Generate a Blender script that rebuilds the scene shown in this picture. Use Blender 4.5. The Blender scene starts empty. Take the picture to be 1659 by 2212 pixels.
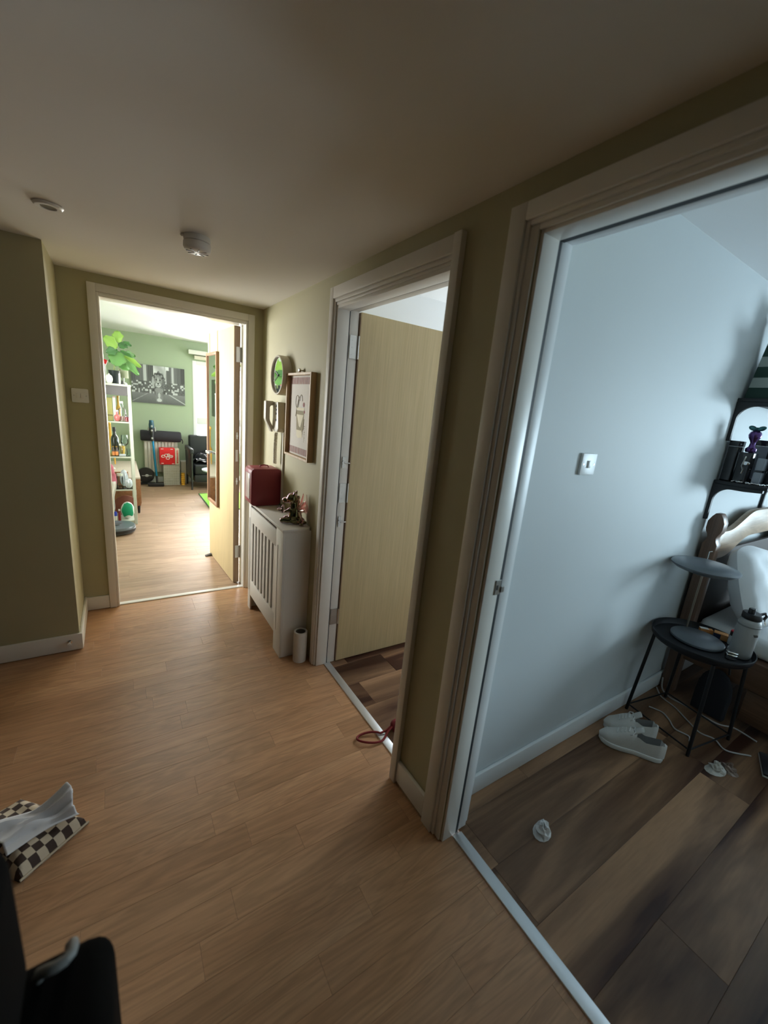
import bpy, bmesh, math, random
from mathutils import Vector, Matrix

scene = bpy.context.scene
col = scene.collection
random.seed(7)
PI = math.pi

# ------------------------------------------------------------------ camera
CAM = Vector((-0.9192, -3.155, 1.5168))
yaw, pitch, roll = -0.5898, -0.2449, 0.0977
fw = Vector((-math.sin(yaw) * math.cos(pitch), math.cos(yaw) * math.cos(pitch), math.sin(pitch)))
rt = fw.cross(Vector((0, 0, 1))).normalized()
up = rt.cross(fw)
r2 = rt * math.cos(roll) + up * math.sin(roll)
u2 = up * math.cos(roll) - rt * math.sin(roll)
cd = bpy.data.cameras.new('camera')
cam = bpy.data.objects.new('camera', cd)
col.objects.link(cam)
cam.matrix_world = Matrix(((r2.x, u2.x, -fw.x, CAM.x), (r2.y, u2.y, -fw.y, CAM.y), (r2.z, u2.z, -fw.z, CAM.z), (0, 0, 0, 1)))
cd.sensor_fit = 'VERTICAL'
cd.sensor_height = 36
cd.sensor_width = 27
cd.lens = 879.8 / 2212 * 36
cd.clip_start = 0.02
cd.dof.use_dof = True
cd.dof.focus_distance = 2.6
cd.dof.aperture_fstop = 2.4
scene.camera = cam

# ------------------------------------------------------------------ world, lights, exposure
w = bpy.data.worlds.new('overcast_sky')
scene.world = w
w.use_nodes = True
bg = w.node_tree.nodes['Background']
bg.inputs[0].default_value = (0.86, 0.94, 1.0, 1)
bg.inputs[1].default_value = 4.5


def area(name, loc, direction, sx, sy, power, color, spread=PI):
    ld = bpy.data.lights.new(name, 'AREA')
    ld.shape = 'RECTANGLE'
    ld.size, ld.size_y = sx, sy
    ld.energy = power
    ld.color = color
    ld.spread = spread
    o = bpy.data.objects.new(name, ld)
    col.objects.link(o)
    o.location = loc
    o.rotation_euler = Vector(direction).to_track_quat('-Z', 'Y').to_euler()
    return o


# daylight entering through each window (just outside its glass)
area('daylight_living_far_window', (0.95, 4.72, 1.3), (0, -1, -0.15), 1.5, 1.5, 300, (1.0, 0.985, 0.95))
area('daylight_living_side_window', (3.5, 2.2, 1.5), (-1, 0, -0.1), 2.4, 1.5, 120, (1.0, 0.98, 0.96))
area('daylight_added_living_window', (-1.62, 1.15, 1.45), (1, -0.25, -0.1), 1.1, 1.2, 112, (1.0, 0.985, 0.95))  # comes through an unseen window added to brighten the end of the hall
area('daylight_bedroom_window', (5.35, -4.4, 1.4), (-1, 0.35, -0.05), 1.2, 1.25, 200, (0.64, 0.865, 1.0))
area('daylight_middle_room_window', (2.62, -1.12, 1.5), (-1, -0.2, 0), 0.7, 1.1, 36, (0.86, 0.95, 1.0))

vs = scene.view_settings
vs.view_transform = 'Standard'
vs.look = 'None'
vs.exposure = 0.0
vs.gamma = 1.0
vs.use_curve_mapping = False
try:
    scene.cycles.max_bounces = 16
    scene.cycles.diffuse_bounces = 9
    scene.cycles.glossy_bounces = 6
    scene.cycles.transmission_bounces = 8
    scene.cycles.transparent_max_bounces = 12
    scene.cycles.use_denoising = True
    scene.cycles.sample_clamp_indirect = 6
except Exception:
    pass


# ------------------------------------------------------------------ materials
def srgb(r, g, b):
    def f(c):
        c /= 255.0
        return c / 12.92 if c <= 0.04045 else ((c + 0.055) / 1.055) ** 2.4
    return (f(r), f(g), f(b))


MATS = {}


def mat(name, color, rough=0.5, metal=0.0, var=0.06, scale=14.0, bump=0.0, trans=0.0, ior=1.45, coat=0.0, emit=None, sheen=0.0, spec=None, stretch=(1, 1, 1)):
    if name in MATS:
        return MATS[name]
    m = bpy.data.materials.new(name)
    m.use_nodes = True
    nt = m.node_tree
    b = nt.nodes['Principled BSDF']
    b.inputs['Roughness'].default_value = rough
    b.inputs['Metallic'].default_value = metal
    b.inputs['IOR'].default_value = ior
    b.inputs['Transmission Weight'].default_value = trans
    b.inputs['Coat Weight'].default_value = coat
    b.inputs['Sheen Weight'].default_value = sheen
    if spec is not None:
        b.inputs['Specular IOR Level'].default_value = spec
    if var > 0 or bump > 0:
        tc = nt.nodes.new('ShaderNodeTexCoord')
        mp = nt.nodes.new('ShaderNodeMapping')
        mp.inputs['Scale'].default_value = stretch
        nz = nt.nodes.new('ShaderNodeTexNoise')
        nz.inputs['Scale'].default_value = scale
        nz.inputs['Detail'].default_value = 3
        nt.links.new(tc.outputs['Object'], mp.inputs['Vector'])
        nt.links.new(mp.outputs['Vector'], nz.inputs['Vector'])
        mx = nt.nodes.new('ShaderNodeMix')
        mx.data_type = 'RGBA'
        c1 = tuple(max(0, c * (1 - var)) for c in color) + (1,)
        c2 = tuple(min(1, c * (1 + var)) for c in color) + (1,)
        mx.inputs[6].default_value = c1
        mx.inputs[7].default_value = c2
        nt.links.new(nz.outputs[0], mx.inputs[0])
        nt.links.new(mx.outputs[2], b.inputs['Base Color'])
        if bump > 0:
            bp = nt.nodes.new('ShaderNodeBump')
            bp.inputs['Strength'].default_value = bump
            bp.inputs['Distance'].default_value = 0.004
            nt.links.new(nz.outputs[0], bp.inputs['Height'])
            nt.links.new(bp.outputs[0], b.inputs['Normal'])
    else:
        b.inputs['Base Color'].default_value = tuple(color) + (1,)
    if emit:
        b.inputs['Emission Color'].default_value = tuple(emit[0]) + (1,)
        b.inputs['Emission Strength'].default_value = emit[1]
    MATS[name] = m
    return m


def glass(name, tint=(1, 1, 1), refl=0.12, rough=0.02):
    if name in MATS:
        return MATS[name]
    m = bpy.data.materials.new(name)
    m.use_nodes = True
    nt = m.node_tree
    nt.nodes.clear()
    out = nt.nodes.new('ShaderNodeOutputMaterial')
    mix = nt.nodes.new('ShaderNodeMixShader')
    tr = nt.nodes.new('ShaderNodeBsdfTransparent')
    gl = nt.nodes.new('ShaderNodeBsdfGlossy')
    lw = nt.nodes.new('ShaderNodeLayerWeight')
    lw.inputs['Blend'].default_value = refl
    tr.inputs[0].default_value = tuple(tint) + (1,)
    gl.inputs['Roughness'].default_value = rough
    nt.links.new(lw.outputs['Facing' if refl > 0.3 else 'Fresnel'], mix.inputs[0])
    nt.links.new(tr.outputs[0], mix.inputs[1])
    nt.links.new(gl.outputs[0], mix.inputs[2])
    nt.links.new(mix.outputs[0], out.inputs[0])
    MATS[name] = m
    return m


def wood(name, base, dark, light, streak=0.5, fine=1.0, rough=0.35, axis='X', tone=0.25, fig=0.22, coat=0.0, bump=0.05, gs=1.0, rg=.28, spec=.5):
    """plank wood: grain runs along axis, every object gets its own offset and tone"""
    m = bpy.data.materials.new(name)
    m.use_nodes = True
    nt = m.node_tree
    N, L = nt.nodes, nt.links
    b = N['Principled BSDF']
    geo = N.new('ShaderNodeNewGeometry')
    oi = N.new('ShaderNodeObjectInfo')
    off = N.new('ShaderNodeVectorMath'); off.operation = 'SCALE'
    comb = N.new('ShaderNodeCombineXYZ')
    mul1 = N.new('ShaderNodeMath'); mul1.operation = 'MULTIPLY'; mul1.inputs[1].default_value = 37.3
    mul2 = N.new('ShaderNodeMath'); mul2.operation = 'MULTIPLY'; mul2.inputs[1].default_value = 91.7
    L.new(oi.outputs['Random'], mul1.inputs[0]); L.new(oi.outputs['Random'], mul2.inputs[0])
    L.new(mul1.outputs[0], comb.inputs[0]); L.new(mul2.outputs[0], comb.inputs[1]); L.new(mul1.outputs[0], comb.inputs[2])
    add = N.new('ShaderNodeVectorMath'); add.operation = 'ADD'
    L.new(geo.outputs['Position'], add.inputs[0]); L.new(comb.outputs[0], add.inputs[1])
    mp = N.new('ShaderNodeMapping')
    sc = {'X': (0.9, 9, 9), 'Y': (9, 0.9, 9), 'Z': (14, 14, 0.35)}[axis]
    mp.inputs['Scale'].default_value = tuple(s * gs for s in sc)
    L.new(add.outputs[0], mp.inputs['Vector'])
    n1 = N.new('ShaderNodeTexNoise'); n1.inputs['Scale'].default_value = 1.2; n1.inputs['Detail'].default_value = 4; n1.inputs['Distortion'].default_value = 0.6
    L.new(mp.outputs[0], n1.inputs['Vector'])
    # contour lines of the soft noise make the flame figure
    wv = N.new('ShaderNodeMath'); wv.operation = 'MULTIPLY'; wv.inputs[1].default_value = 16 * fine
    L.new(n1.outputs[0], wv.inputs[0])
    fr = N.new('ShaderNodeMath'); fr.operation = 'PINGPONG'; fr.inputs[1].default_value = 1.0
    L.new(wv.outputs[0], fr.inputs[0])
    mp2 = N.new('ShaderNodeMapping'); mp2.inputs['Scale'].default_value = tuple(s * 9 for s in sc)
    L.new(add.outputs[0], mp2.inputs['Vector'])
    n2 = N.new('ShaderNodeTexNoise'); n2.inputs['Scale'].default_value = 1.5; n2.inputs['Detail'].default_value = 2
    L.new(mp2.outputs[0], n2.inputs['Vector'])
    r1 = N.new('ShaderNodeMapRange'); r1.inputs[1].default_value = 0.5 - rg; r1.inputs[2].default_value = 0.5 + rg
    L.new(n1.outputs[0], r1.inputs[0])
    mxa = N.new('ShaderNodeMix'); mxa.data_type = 'RGBA'
    mxa.inputs[6].default_value = tuple(dark) + (1,); mxa.inputs[7].default_value = tuple(light) + (1,)
    L.new(r1.outputs[0], mxa.inputs[0])
    mxb = N.new('ShaderNodeMix'); mxb.data_type = 'RGBA'; mxb.inputs[0].default_value = streak
    mxb.inputs[6].default_value = tuple(base) + (1,)
    L.new(mxa.outputs[2], mxb.inputs[7])
    mxc = N.new('ShaderNodeMix'); mxc.data_type = 'RGBA'; mxc.blend_type = 'MULTIPLY'; mxc.inputs[0].default_value = fig
    L.new(mxb.outputs[2], mxc.inputs[6])
    cr = N.new('ShaderNodeCombineColor')
    L.new(fr.outputs[0], cr.inputs[0]); L.new(fr.outputs[0], cr.inputs[1]); L.new(fr.outputs[0], cr.inputs[2])
    L.new(cr.outputs[0], mxc.inputs[7])
    mxd = N.new('ShaderNodeMix'); mxd.data_type = 'RGBA'; mxd.blend_type = 'MULTIPLY'; mxd.inputs[0].default_value = 0.3
    L.new(mxc.outputs[2], mxd.inputs[6])
    cr2 = N.new('ShaderNodeCombineColor')
    for i in range(3):
        L.new(n2.outputs[0], cr2.inputs[i])
    L.new(cr2.outputs[0], mxd.inputs[7])
    hs = N.new('ShaderNodeHueSaturation')
    mr = N.new('ShaderNodeMapRange'); mr.inputs[3].default_value = 1.25 - tone; mr.inputs[4].default_value = 1.25 + tone
    L.new(oi.outputs['Random'], mr.inputs[0]); L.new(mr.outputs[0], hs.inputs['Value'])
    L.new(mxd.outputs[2], hs.inputs['Color'])
    L.new(hs.outputs[0], b.inputs['Base Color'])
    b.inputs['Roughness'].default_value = rough
    b.inputs['Coat Weight'].default_value = coat
    b.inputs['Specular IOR Level'].default_value = spec
    bp = N.new('ShaderNodeBump'); bp.inputs['Strength'].default_value = bump; bp.inputs['Distance'].default_value = 0.002
    L.new(n2.outputs[0], bp.inputs['Height']); L.new(bp.outputs[0], b.inputs['Normal'])
    MATS[name] = m
    return m


def stripes_mat(name, ca, cb, axis, period, duty=0.5, rough=0.7):
    m = bpy.data.materials.new(name); m.use_nodes = True
    nt = m.node_tree; N, L = nt.nodes, nt.links
    b = N['Principled BSDF']; b.inputs['Roughness'].default_value = rough
    tc = N.new('ShaderNodeTexCoord'); sp = N.new('ShaderNodeSeparateXYZ')
    L.new(tc.outputs['Object'], sp.inputs[0])
    a = N.new('ShaderNodeMath'); a.operation = 'DIVIDE'; a.inputs[1].default_value = period
    L.new(sp.outputs[axis], a.inputs[0])
    f = N.new('ShaderNodeMath'); f.operation = 'FRACT'; L.new(a.outputs[0], f.inputs[0])
    g = N.new('ShaderNodeMath'); g.operation = 'GREATER_THAN'; g.inputs[1].default_value = duty
    L.new(f.outputs[0], g.inputs[0])
    mx = N.new('ShaderNodeMix'); mx.data_type = 'RGBA'
    mx.inputs[6].default_value = tuple(ca) + (1,); mx.inputs[7].default_value = tuple(cb) + (1,)
    L.new(g.outputs[0], mx.inputs[0]); L.new(mx.outputs[2], b.inputs['Base Color'])
    MATS[name] = m
    return m


def attr_mat(name, rough=0.6):
    m = bpy.data.materials.new(name); m.use_nodes = True
    nt = m.node_tree
    b = nt.nodes['Principled BSDF']; b.inputs['Roughness'].default_value = rough
    a = nt.nodes.new('ShaderNodeVertexColor'); a.layer_name = 'print'
    nt.links.new(a.outputs[0], b.inputs['Base Color'])
    MATS[name] = m
    return m


def iridescent(name, rough=0.12):
    m = bpy.data.materials.new(name); m.use_nodes = True
    nt = m.node_tree; N, L = nt.nodes, nt.links
    b = N['Principled BSDF']; b.inputs['Metallic'].default_value = 1.0; b.inputs['Roughness'].default_value = rough
    lw = N.new('ShaderNodeLayerWeight'); lw.inputs['Blend'].default_value = 0.45
    nz = N.new('ShaderNodeTexNoise'); nz.inputs['Scale'].default_value = 14
    ad = N.new('ShaderNodeMath'); ad.operation = 'MULTIPLY_ADD'; ad.inputs[1].default_value = 0.5
    L.new(nz.outputs[0], ad.inputs[0]); L.new(lw.outputs['Facing'], ad.inputs[2])
    rp = N.new('ShaderNodeValToRGB')
    e = rp.color_ramp.elements
    e[0].position = 0.1; e[0].color = (0.26, 0.26, 0.12, 1)
    e[1].position = 1.0; e[1].color = (0.36, 0.25, 0.42, 1)
    for p, c in ((0.35, (0.14, 0.15, 0.08, 1)), (0.55, (0.36, 0.28, 0.18, 1)), (0.75, (0.42, 0.26, 0.34, 1))):
        k = e.new(p); k.color = c
    L.new(ad.outputs[0], rp.inputs[0]); L.new(rp.outputs[0], b.inputs['Base Color'])
    MATS[name] = m
    return m


HALLW = mat('khaki_wall_paint', (0.455, 0.42, 0.262), 0.6, var=0.03, scale=3, bump=0.02)
CEILM = mat('matt_white_ceiling', (0.74, 0.71, 0.65), 0.85, var=0.02, scale=3)
CEILW = mat('bright_white_ceiling', (0.85, 0.86, 0.87), 0.85, var=0.02, scale=3)
TRIM = mat('white_gloss_trim', (0.78, 0.755, 0.70), 0.35, var=0.02, scale=5)
TRIMB = mat('white_bedroom_trim', (0.80, 0.82, 0.83), 0.4, var=0.02, scale=5)
BEDW = mat('grey_blue_wall_paint', (0.58, 0.62, 0.635), 0.6, var=0.02, scale=3)
LIVW = mat('sage_green_wall_paint', (0.36, 0.44, 0.31), 0.65, var=0.02, scale=3)
R2W = mat('off_white_wall_paint', (0.78, 0.80, 0.81), 0.65, var=0.02, scale=3)
DARK = mat('dark_gap', (0.02, 0.018, 0.016), 0.8, var=0)
RUB = mat('black_seal', (0.03, 0.035, 0.04), 0.6, var=0)
HALLF = wood('hall_beech_laminate', srgb(183, 139, 102), srgb(162, 117, 82), srgb(197, 156, 118), 0.55, 1.6, 0.34, tone=0.11)
BEDF = wood('bedroom_walnut_laminate', srgb(130, 96, 71), srgb(60, 34, 23), srgb(158, 122, 92), 1.0, 0.5, 0.36, tone=0.14, gs=0.62, rg=.15, spec=.3)
LIVF = wood('living_oak_laminate', srgb(160, 132, 106), srgb(132, 102, 80), srgb(178, 152, 126), 0.6, 0.8, 0.5, tone=0.08, bump=.25)
LEAFM = wood('blond_door_veneer', srgb(196, 176, 134), srgb(188, 167, 124), srgb(203, 184, 144), 0.4, 1.0, 0.45, axis='Z', tone=0.02, fig=.05)
LIPM = wood('brown_door_lipping', srgb(172, 148, 122), srgb(154, 128, 102), srgb(184, 160, 134), 0.5, 1.5, 0.5, axis='Z', tone=0.05)
STEEL = mat('brushed_steel', (0.55, 0.55, 0.53), 0.35, 1.0, var=0.05)
CHROME = mat('polished_chrome', (0.8, 0.8, 0.8), 0.12, 1.0, var=0)
ALU = mat('aluminium_strip', (0.78, 0.80, 0.82), 0.38, 0.85, var=0.03)
MIRROR = mat('silver_mirror', (0.9, 0.92, 0.91), 0.02, 1.0, var=0)
WPL = mat('white_plastic', (0.78, 0.77, 0.74), 0.4, var=0.02)
BPL = mat('black_plastic', (0.018, 0.018, 0.02), 0.38, var=0.1)
BLKM = mat('black_metal', (0.015, 0.016, 0.02), 0.42, 0.3, var=0.05)
PANE = glass('window_glass')


# ------------------------------------------------------------------ mesh builder
class B:
    def __init__(s):
        s.v, s.f, s.mi, s.sm = [], [], [], []
        s.M = Matrix.Identity(4)
        s.k = 0

    def add(s, vs_, fs, smooth=False):
        o = len(s.v)
        s.v += [s.M @ Vector(p) for p in vs_]
        for f in fs:
            s.f.append([i + o for i in f]); s.mi.append(s.k); s.sm.append(smooth)
        return s

    def box(s, x0, x1, y0, y1, z0, z1):
        x0, x1 = min(x0, x1), max(x0, x1); y0, y1 = min(y0, y1), max(y0, y1); z0, z1 = min(z0, z1), max(z0, z1)
        return s.add([(x0, y0, z0), (x1, y0, z0), (x1, y1, z0), (x0, y1, z0), (x0, y0, z1), (x1, y0, z1), (x1, y1, z1), (x0, y1, z1)],
                     [(0, 3, 2, 1), (4, 5, 6, 7), (0, 1, 5, 4), (1, 2, 6, 5), (2, 3, 7, 6), (3, 0, 4, 7)])

    def lathe(s, prof, c=(0, 0, 0), seg=24, axis='Z', smooth=True, caps=True):
        vs_, fs = [], []
        n = len(prof)
        for r, h in prof:
            for k in range(seg):
                a = 2 * PI * k / seg
                x, y = r * math.cos(a), r * math.sin(a)
                p = {'Z': (x, y, h), 'X': (h, x, y), 'Y': (y, h, x)}[axis]
                vs_.append((p[0] + c[0], p[1] + c[1], p[2] + c[2]))
        for i in range(n - 1):
            for k in range(seg):
                a, b = i * seg + k, i * seg + (k + 1) % seg
                fs.append((a, b, b + seg, a + seg))
        if caps and prof[0][0] > 1e-6:
            fs.append(tuple(range(seg - 1, -1, -1)))
        if caps and prof[-1][0] > 1e-6:
            fs.append(tuple((n - 1) * seg + k for k in range(seg)))
        return s.add(vs_, fs, smooth)

    def cyl(s, c, r, h, axis='Z', seg=20, smooth=True):
        return s.lathe([(r, 0), (r, h)], c, seg, axis, smooth)

    def tube(s, pts, r, seg=8, closed=False, caps=True):
        pts = [Vector(p) for p in pts]
        n = len(pts)
        rad = r if isinstance(r, (list, tuple)) else [r] * n
        t0 = (pts[1] - pts[0]).normalized()
        nrm = t0.orthogonal().normalized()
        vs_, fs = [], []
        for i, p in enumerate(pts):
            a = pts[i - 1] if (i > 0 or closed) else pts[i]
            b = pts[(i + 1) % n] if (i < n - 1 or closed) else pts[i]
            t = (b - a).normalized()
            nrm = (nrm - t * nrm.dot(t))
            nrm = nrm.normalized() if nrm.length > 1e-6 else t.orthogonal().normalized()
            bn = t.cross(nrm)
            for k in range(seg):
                an = 2 * PI * k / seg
                vs_.append(p + (nrm * math.cos(an) + bn * math.sin(an)) * rad[i])
        m = n if closed else n - 1
        for i in range(m):
            j = (i + 1) % n
            for k in range(seg):
                k2 = (k + 1) % seg
                fs.append((i * seg + k, i * seg + k2, j * seg + k2, j * seg + k))
        if caps and not closed:
            fs.append(tuple(range(seg - 1, -1, -1)))
            fs.append(tuple((n - 1) * seg + k for k in range(seg)))
        return s.add(vs_, fs, True)

    def prism(s, poly, d0, d1, axis='Z', smooth=False):
        """poly in the plane perpendicular to axis: Z:(x,y) X:(y,z) Y:(x,z)"""
        n = len(poly)
        def P(p, d):
            return {'Z': (p[0], p[1], d), 'X': (d, p[0], p[1]), 'Y': (p[0], d, p[1])}[axis]
        vs_ = [P(p, d0) for p in poly] + [P(p, d1) for p in poly]
        fs = [tuple(range(n - 1, -1, -1)), tuple(range(n, 2 * n))]
        fs += [(i, (i + 1) % n, n + (i + 1) % n, n + i) for i in range(n)]
        return s.add(vs_, fs, smooth)

    def ell(s, c, r, rot=None, seg=16, rings=10):
        vs_, fs = [], []
        R_ = rot if rot is not None else Matrix.Identity(3)
        c = Vector(c)
        for i in range(rings + 1):
            th = PI * i / rings
            for k in range(seg):
                a = 2 * PI * k / seg
                p = Vector((r[0] * math.sin(th) * math.cos(a), r[1] * math.sin(th) * math.sin(a), r[2] * math.cos(th)))
                vs_.append(c + R_ @ p)
        for i in range(rings):
            for k in range(seg):
                k2 = (k + 1) % seg
                fs.append((i * seg + k, (i + 1) * seg + k, (i + 1) * seg + k2, i * seg + k2))
        return s.add(vs_, fs, True)

    def grid(s, fn, nu, nv, thick=0.0, smooth=True):
        vs_ = [Vector(fn(i / nu, j / nv)) for j in range(nv + 1) for i in range(nu + 1)]
        W_ = nu + 1
        fs = [(j * W_ + i, j * W_ + i + 1, (j + 1) * W_ + i + 1, (j + 1) * W_ + i) for j in range(nv) for i in range(nu)]
        return s.add(vs_, fs, smooth)

    def out(s, name, mats, parent=None, bevel=0.0, bseg=2, smooth=None, origin=None, local=False, thick=0.0, remesh=0.0, subsurf=0):
        base = Vector((0, 0, 0))
        if parent is not None and not local:
            p = parent
            while p is not None:
                base += p.location; p = p.parent
        if parent is None and origin is not None:
            base = Vector(origin)
        me = bpy.data.meshes.new(name)
        me.from_pydata([tuple(v - base) if not local else tuple(v) for v in s.v], [], s.f)
        if not isinstance(mats, (list, tuple)):
            mats = [mats]
        for m in mats:
            me.materials.append(m)
        for p, k, sm in zip(me.polygons, s.mi, s.sm):
            p.material_index = k
            p.use_smooth = sm if smooth is None else smooth
        bm = bmesh.new(); bm.from_mesh(me)
        if any(s.sm):
            bmesh.ops.remove_doubles(bm, verts=bm.verts, dist=1e-6)
        if bevel > 0:
            ed = [e for e in bm.edges if len(e.link_faces) == 2 and e.calc_face_angle(0) > 0.6]
            bmesh.ops.bevel(bm, geom=ed, offset=bevel, segments=bseg, profile=0.5, affect='EDGES', clamp_overlap=True)
            if bseg > 1:
                for f in bm.faces:
                    f.smooth = True
        bmesh.ops.recalc_face_normals(bm, faces=bm.faces)
        bm.to_mesh(me); bm.free()
        if any(p.use_smooth for p in me.polygons):
            me.set_sharp_from_angle(angle=0.7)
        o = bpy.data.objects.new(name, me)
        col.objects.link(o)
        if parent is not None:
            o.parent = parent
        elif origin is not None:
            o.location = origin
        if thick > 0:
            md = o.modifiers.new('thickness', 'SOLIDIFY'); md.thickness = thick; md.offset = 0
        if remesh > 0:
            md = o.modifiers.new('merge', 'REMESH'); md.mode = 'VOXEL'; md.voxel_size = remesh; md.use_smooth_shade = True
            md = o.modifiers.new('soft', 'SMOOTH'); md.iterations = 6; md.factor = 0.5
        if subsurf:
            md = o.modifiers.new('round', 'SUBSURF'); md.levels = subsurf; md.render_levels = subsurf
        return o


def tag(o, label, cat, group=None, kind=None):
    o['label'] = label; o['category'] = cat
    if group: o['group'] = group
    if kind: o['kind'] = kind
    return o


def thing(name, label, cat, loc=(0, 0, 0), group=None, kind=None):
    o = bpy.data.objects.new(name, None)
    col.objects.link(o)
    o.location = loc
    o.empty_display_size = 0.05
    return tag(o, label, cat, group, kind)


def box(*a):
    return B().box(*a)


def rect_round(x0, x1, z0, z1, r, n=5):
    pts = []
    for cx, cz, a0 in ((x1 - r, z1 - r, 0), (x0 + r, z1 - r, PI / 2), (x0 + r, z0 + r, PI), (x1 - r, z0 + r, 1.5 * PI)):
        for k in range(n + 1):
            a = a0 + PI / 2 * k / n
            pts.append((cx + r * math.cos(a), cz + r * math.sin(a)))
    return pts


# ================================================================== STRUCTURE
H, H2 = 2.1224, 2.298
XL, YL = -1.1663, -0.4865
YB = -2.2688
WT = 0.12          # thickness of the wall between hall and bedrooms
LX0, LY1 = -1.27, 4.45
S = 'structure'

# hall walls
b = B()
b.box(0, WT, -1.20, 0.0, 0, H2 + .05)
b.box(0, WT, -2.075, -1.20, 1.985, H2 + .05)
b.box(0, WT, -2.36, -2.075, 0, H2 + .05)
b.box(0, WT, -3.25, -2.36, 2.0, H2 + .05)
b.box(0, WT, -4.7, -3.25, 0, H2 + .05)
tag(b.out('wall_right', HALLW), 'khaki right-hand hall wall holding the two bedroom doorways', 'wall', kind=S)
b = B()
b.box(-2.7, -0.985, 0, .12, 0, H2 + .05)
b.box(-0.985, -0.105, 0, .12, 2.018, H2 + .05)
b.box(-0.105, 3.3, 0, .12, 0, H2 + .05)
tag(b.out('wall_end', HALLW), 'grey-green wall at the end of the hall around the living room doorway', 'wall', kind=S)
tag(box(-2.7, XL, YL, -0.002, 0, H2).out('wall_left', HALLW), 'dark khaki boxed-out wall at the left of the hall', 'wall', kind=S)
tag(box(-2.82, -2.7, -4.7, .12, 0, H2).out('wall_far_left', mat('light_absorbing_brown', (0.10, 0.085, 0.065), .6)), 'unseen wall closing the hall on the far left, coloured dark to absorb light', 'wall', kind=S)
BACKW = mat('light_absorbing_brown', (0.10, 0.085, 0.065), .6)  # unseen hall walls coloured dark so they soak up bounced light
tag(box(WT, 5.3, -5.82, -5.7, 0, H2).out('wall_bedroom_near', BEDW), 'near bedroom wall behind the camera', 'wall', kind=S)
tag(box(0, WT, -5.7, -4.7, 0, H2).out('wall_bedroom_corner', BEDW), 'bedroom wall beyond the end of the hall', 'wall', kind=S)
tag(box(-2.82, 0, -4.82, -4.7, 0, H2).out('wall_back', BACKW), 'wall behind the camera, coloured dark to absorb light', 'wall', kind=S)
tag(box(-2.82, 0.0, -4.7, 0.0, H, H2 + .05).out('ceiling', CEILM), 'low matt white hall ceiling with the smoke alarm', 'ceiling', kind=S)

# bedroom shell
tag(box(WT, 5.1, YB, YB + .10, 0, H2 + .05).out('wall_bedroom', BEDW), 'blue-grey bedroom wall with a light switch and black shelves', 'wall', kind=S)
b = B()
b.box(5.1, 5.22, -5.7, -5.0, 0, H2); b.box(5.1, 5.22, -3.8, YB + .1, 0, H2)
b.box(5.1, 5.22, -5.0, -3.8, 0, .75); b.box(5.1, 5.22, -5.0, -3.8, 2.0, H2)
tag(b.out('wall_bedroom_far', BEDW), 'bedroom wall holding the window at its far side', 'wall', kind=S)
tag(box(WT, 5.22, -5.8, YB, H2, H2 + .06).out('ceiling', CEILW), 'bluish white bedroom ceiling seen through the nearest doorway', 'ceiling', kind=S)
# middle room shell
tag(box(WT, 2.5, -0.66, -0.56, 0, H2 + .05).out('wall_middle_room', R2W), 'pale wall of the middle room above the opened door', 'wall', kind=S)
b = B()
b.box(2.4, 2.5, YB + .1, -1.5, 0, H2); b.box(2.4, 2.5, -.75, -.56, 0, H2); b.box(2.4, 2.5, -1.5, -.75, 0, .9); b.box(2.4, 2.5, -1.5, -.75, 2.05, H2)
tag(b.out('wall_middle_room_far', R2W), 'far wall of the middle room with its window', 'wall', kind=S)
tag(box(WT, 2.5, YB + .1, -.56, H2, H2 + .06).out('ceiling', CEILW), 'white ceiling of the middle room', 'ceiling', kind=S)
tag(box(WT + .001, 2.4, YB + .1, YB + .112, 0, H2).out('wall_middle_room_near', R2W), 'near wall of the middle room', 'wall', kind=S)
# living room shell
WX0, WX1, WZ0, WZ1 = 0.16, 1.75, 0.50, 1.995
b = B()
b.box(LX0 - .1, WX0, LY1, LY1 + .2, 0, 2.32); b.box(WX1, 3.3, LY1, LY1 + .2, 0, 2.32)
b.box(WX0, WX1, LY1, LY1 + .2, 0, WZ0); b.box(WX0, WX1, LY1, LY1 + .2, WZ1, 2.32)
tag(b.out('wall_living_far', LIVW), 'sage green far wall of the living room with the canvas print', 'wall', kind=S)
b = B()
b.box(LX0 - .1, LX0, .12, .6, 0, 2.32); b.box(LX0 - .1, LX0, 1.7, LY1, 0, 2.32); b.box(LX0 - .1, LX0, .6, 1.7, 0, .8); b.box(LX0 - .1, LX0, .6, 1.7, 2.05, 2.32)
tag(b.out('wall_living_left', LIVW), 'sage green left wall of the living room', 'wall', kind=S)
b = B()
b.box(3.2, 3.32, .12, 1.0, 0, 2.32); b.box(3.2, 3.32, 3.4, LY1, 0, 2.32); b.box(3.2, 3.32, 1.0, 3.4, 0, .75); b.box(3.2, 3.32, 1.0, 3.4, 2.1, 2.32)
tag(b.out('wall_living_right', LIVW), 'right wall of the living room with the side window', 'wall', kind=S)
b = B()
b.box(LX0, -0.985, .121, .126, 0, 2.28); b.box(-0.985, -0.105, .121, .126, 2.03, 2.28); b.box(-0.105, 3.2, .121, .126, 0, 2.28)
tag(b.out('wall_living_near', LIVW), 'living room side of the doorway wall', 'wall', kind=S)
tag(box(LX0, 3.3, .12, LY1, 2.28, 2.34).out('ceiling', mat('living_white_ceiling', (.70, .71, .70), .85, var=.02, scale=3)), 'bright white living room ceiling', 'ceiling', kind=S)


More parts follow.
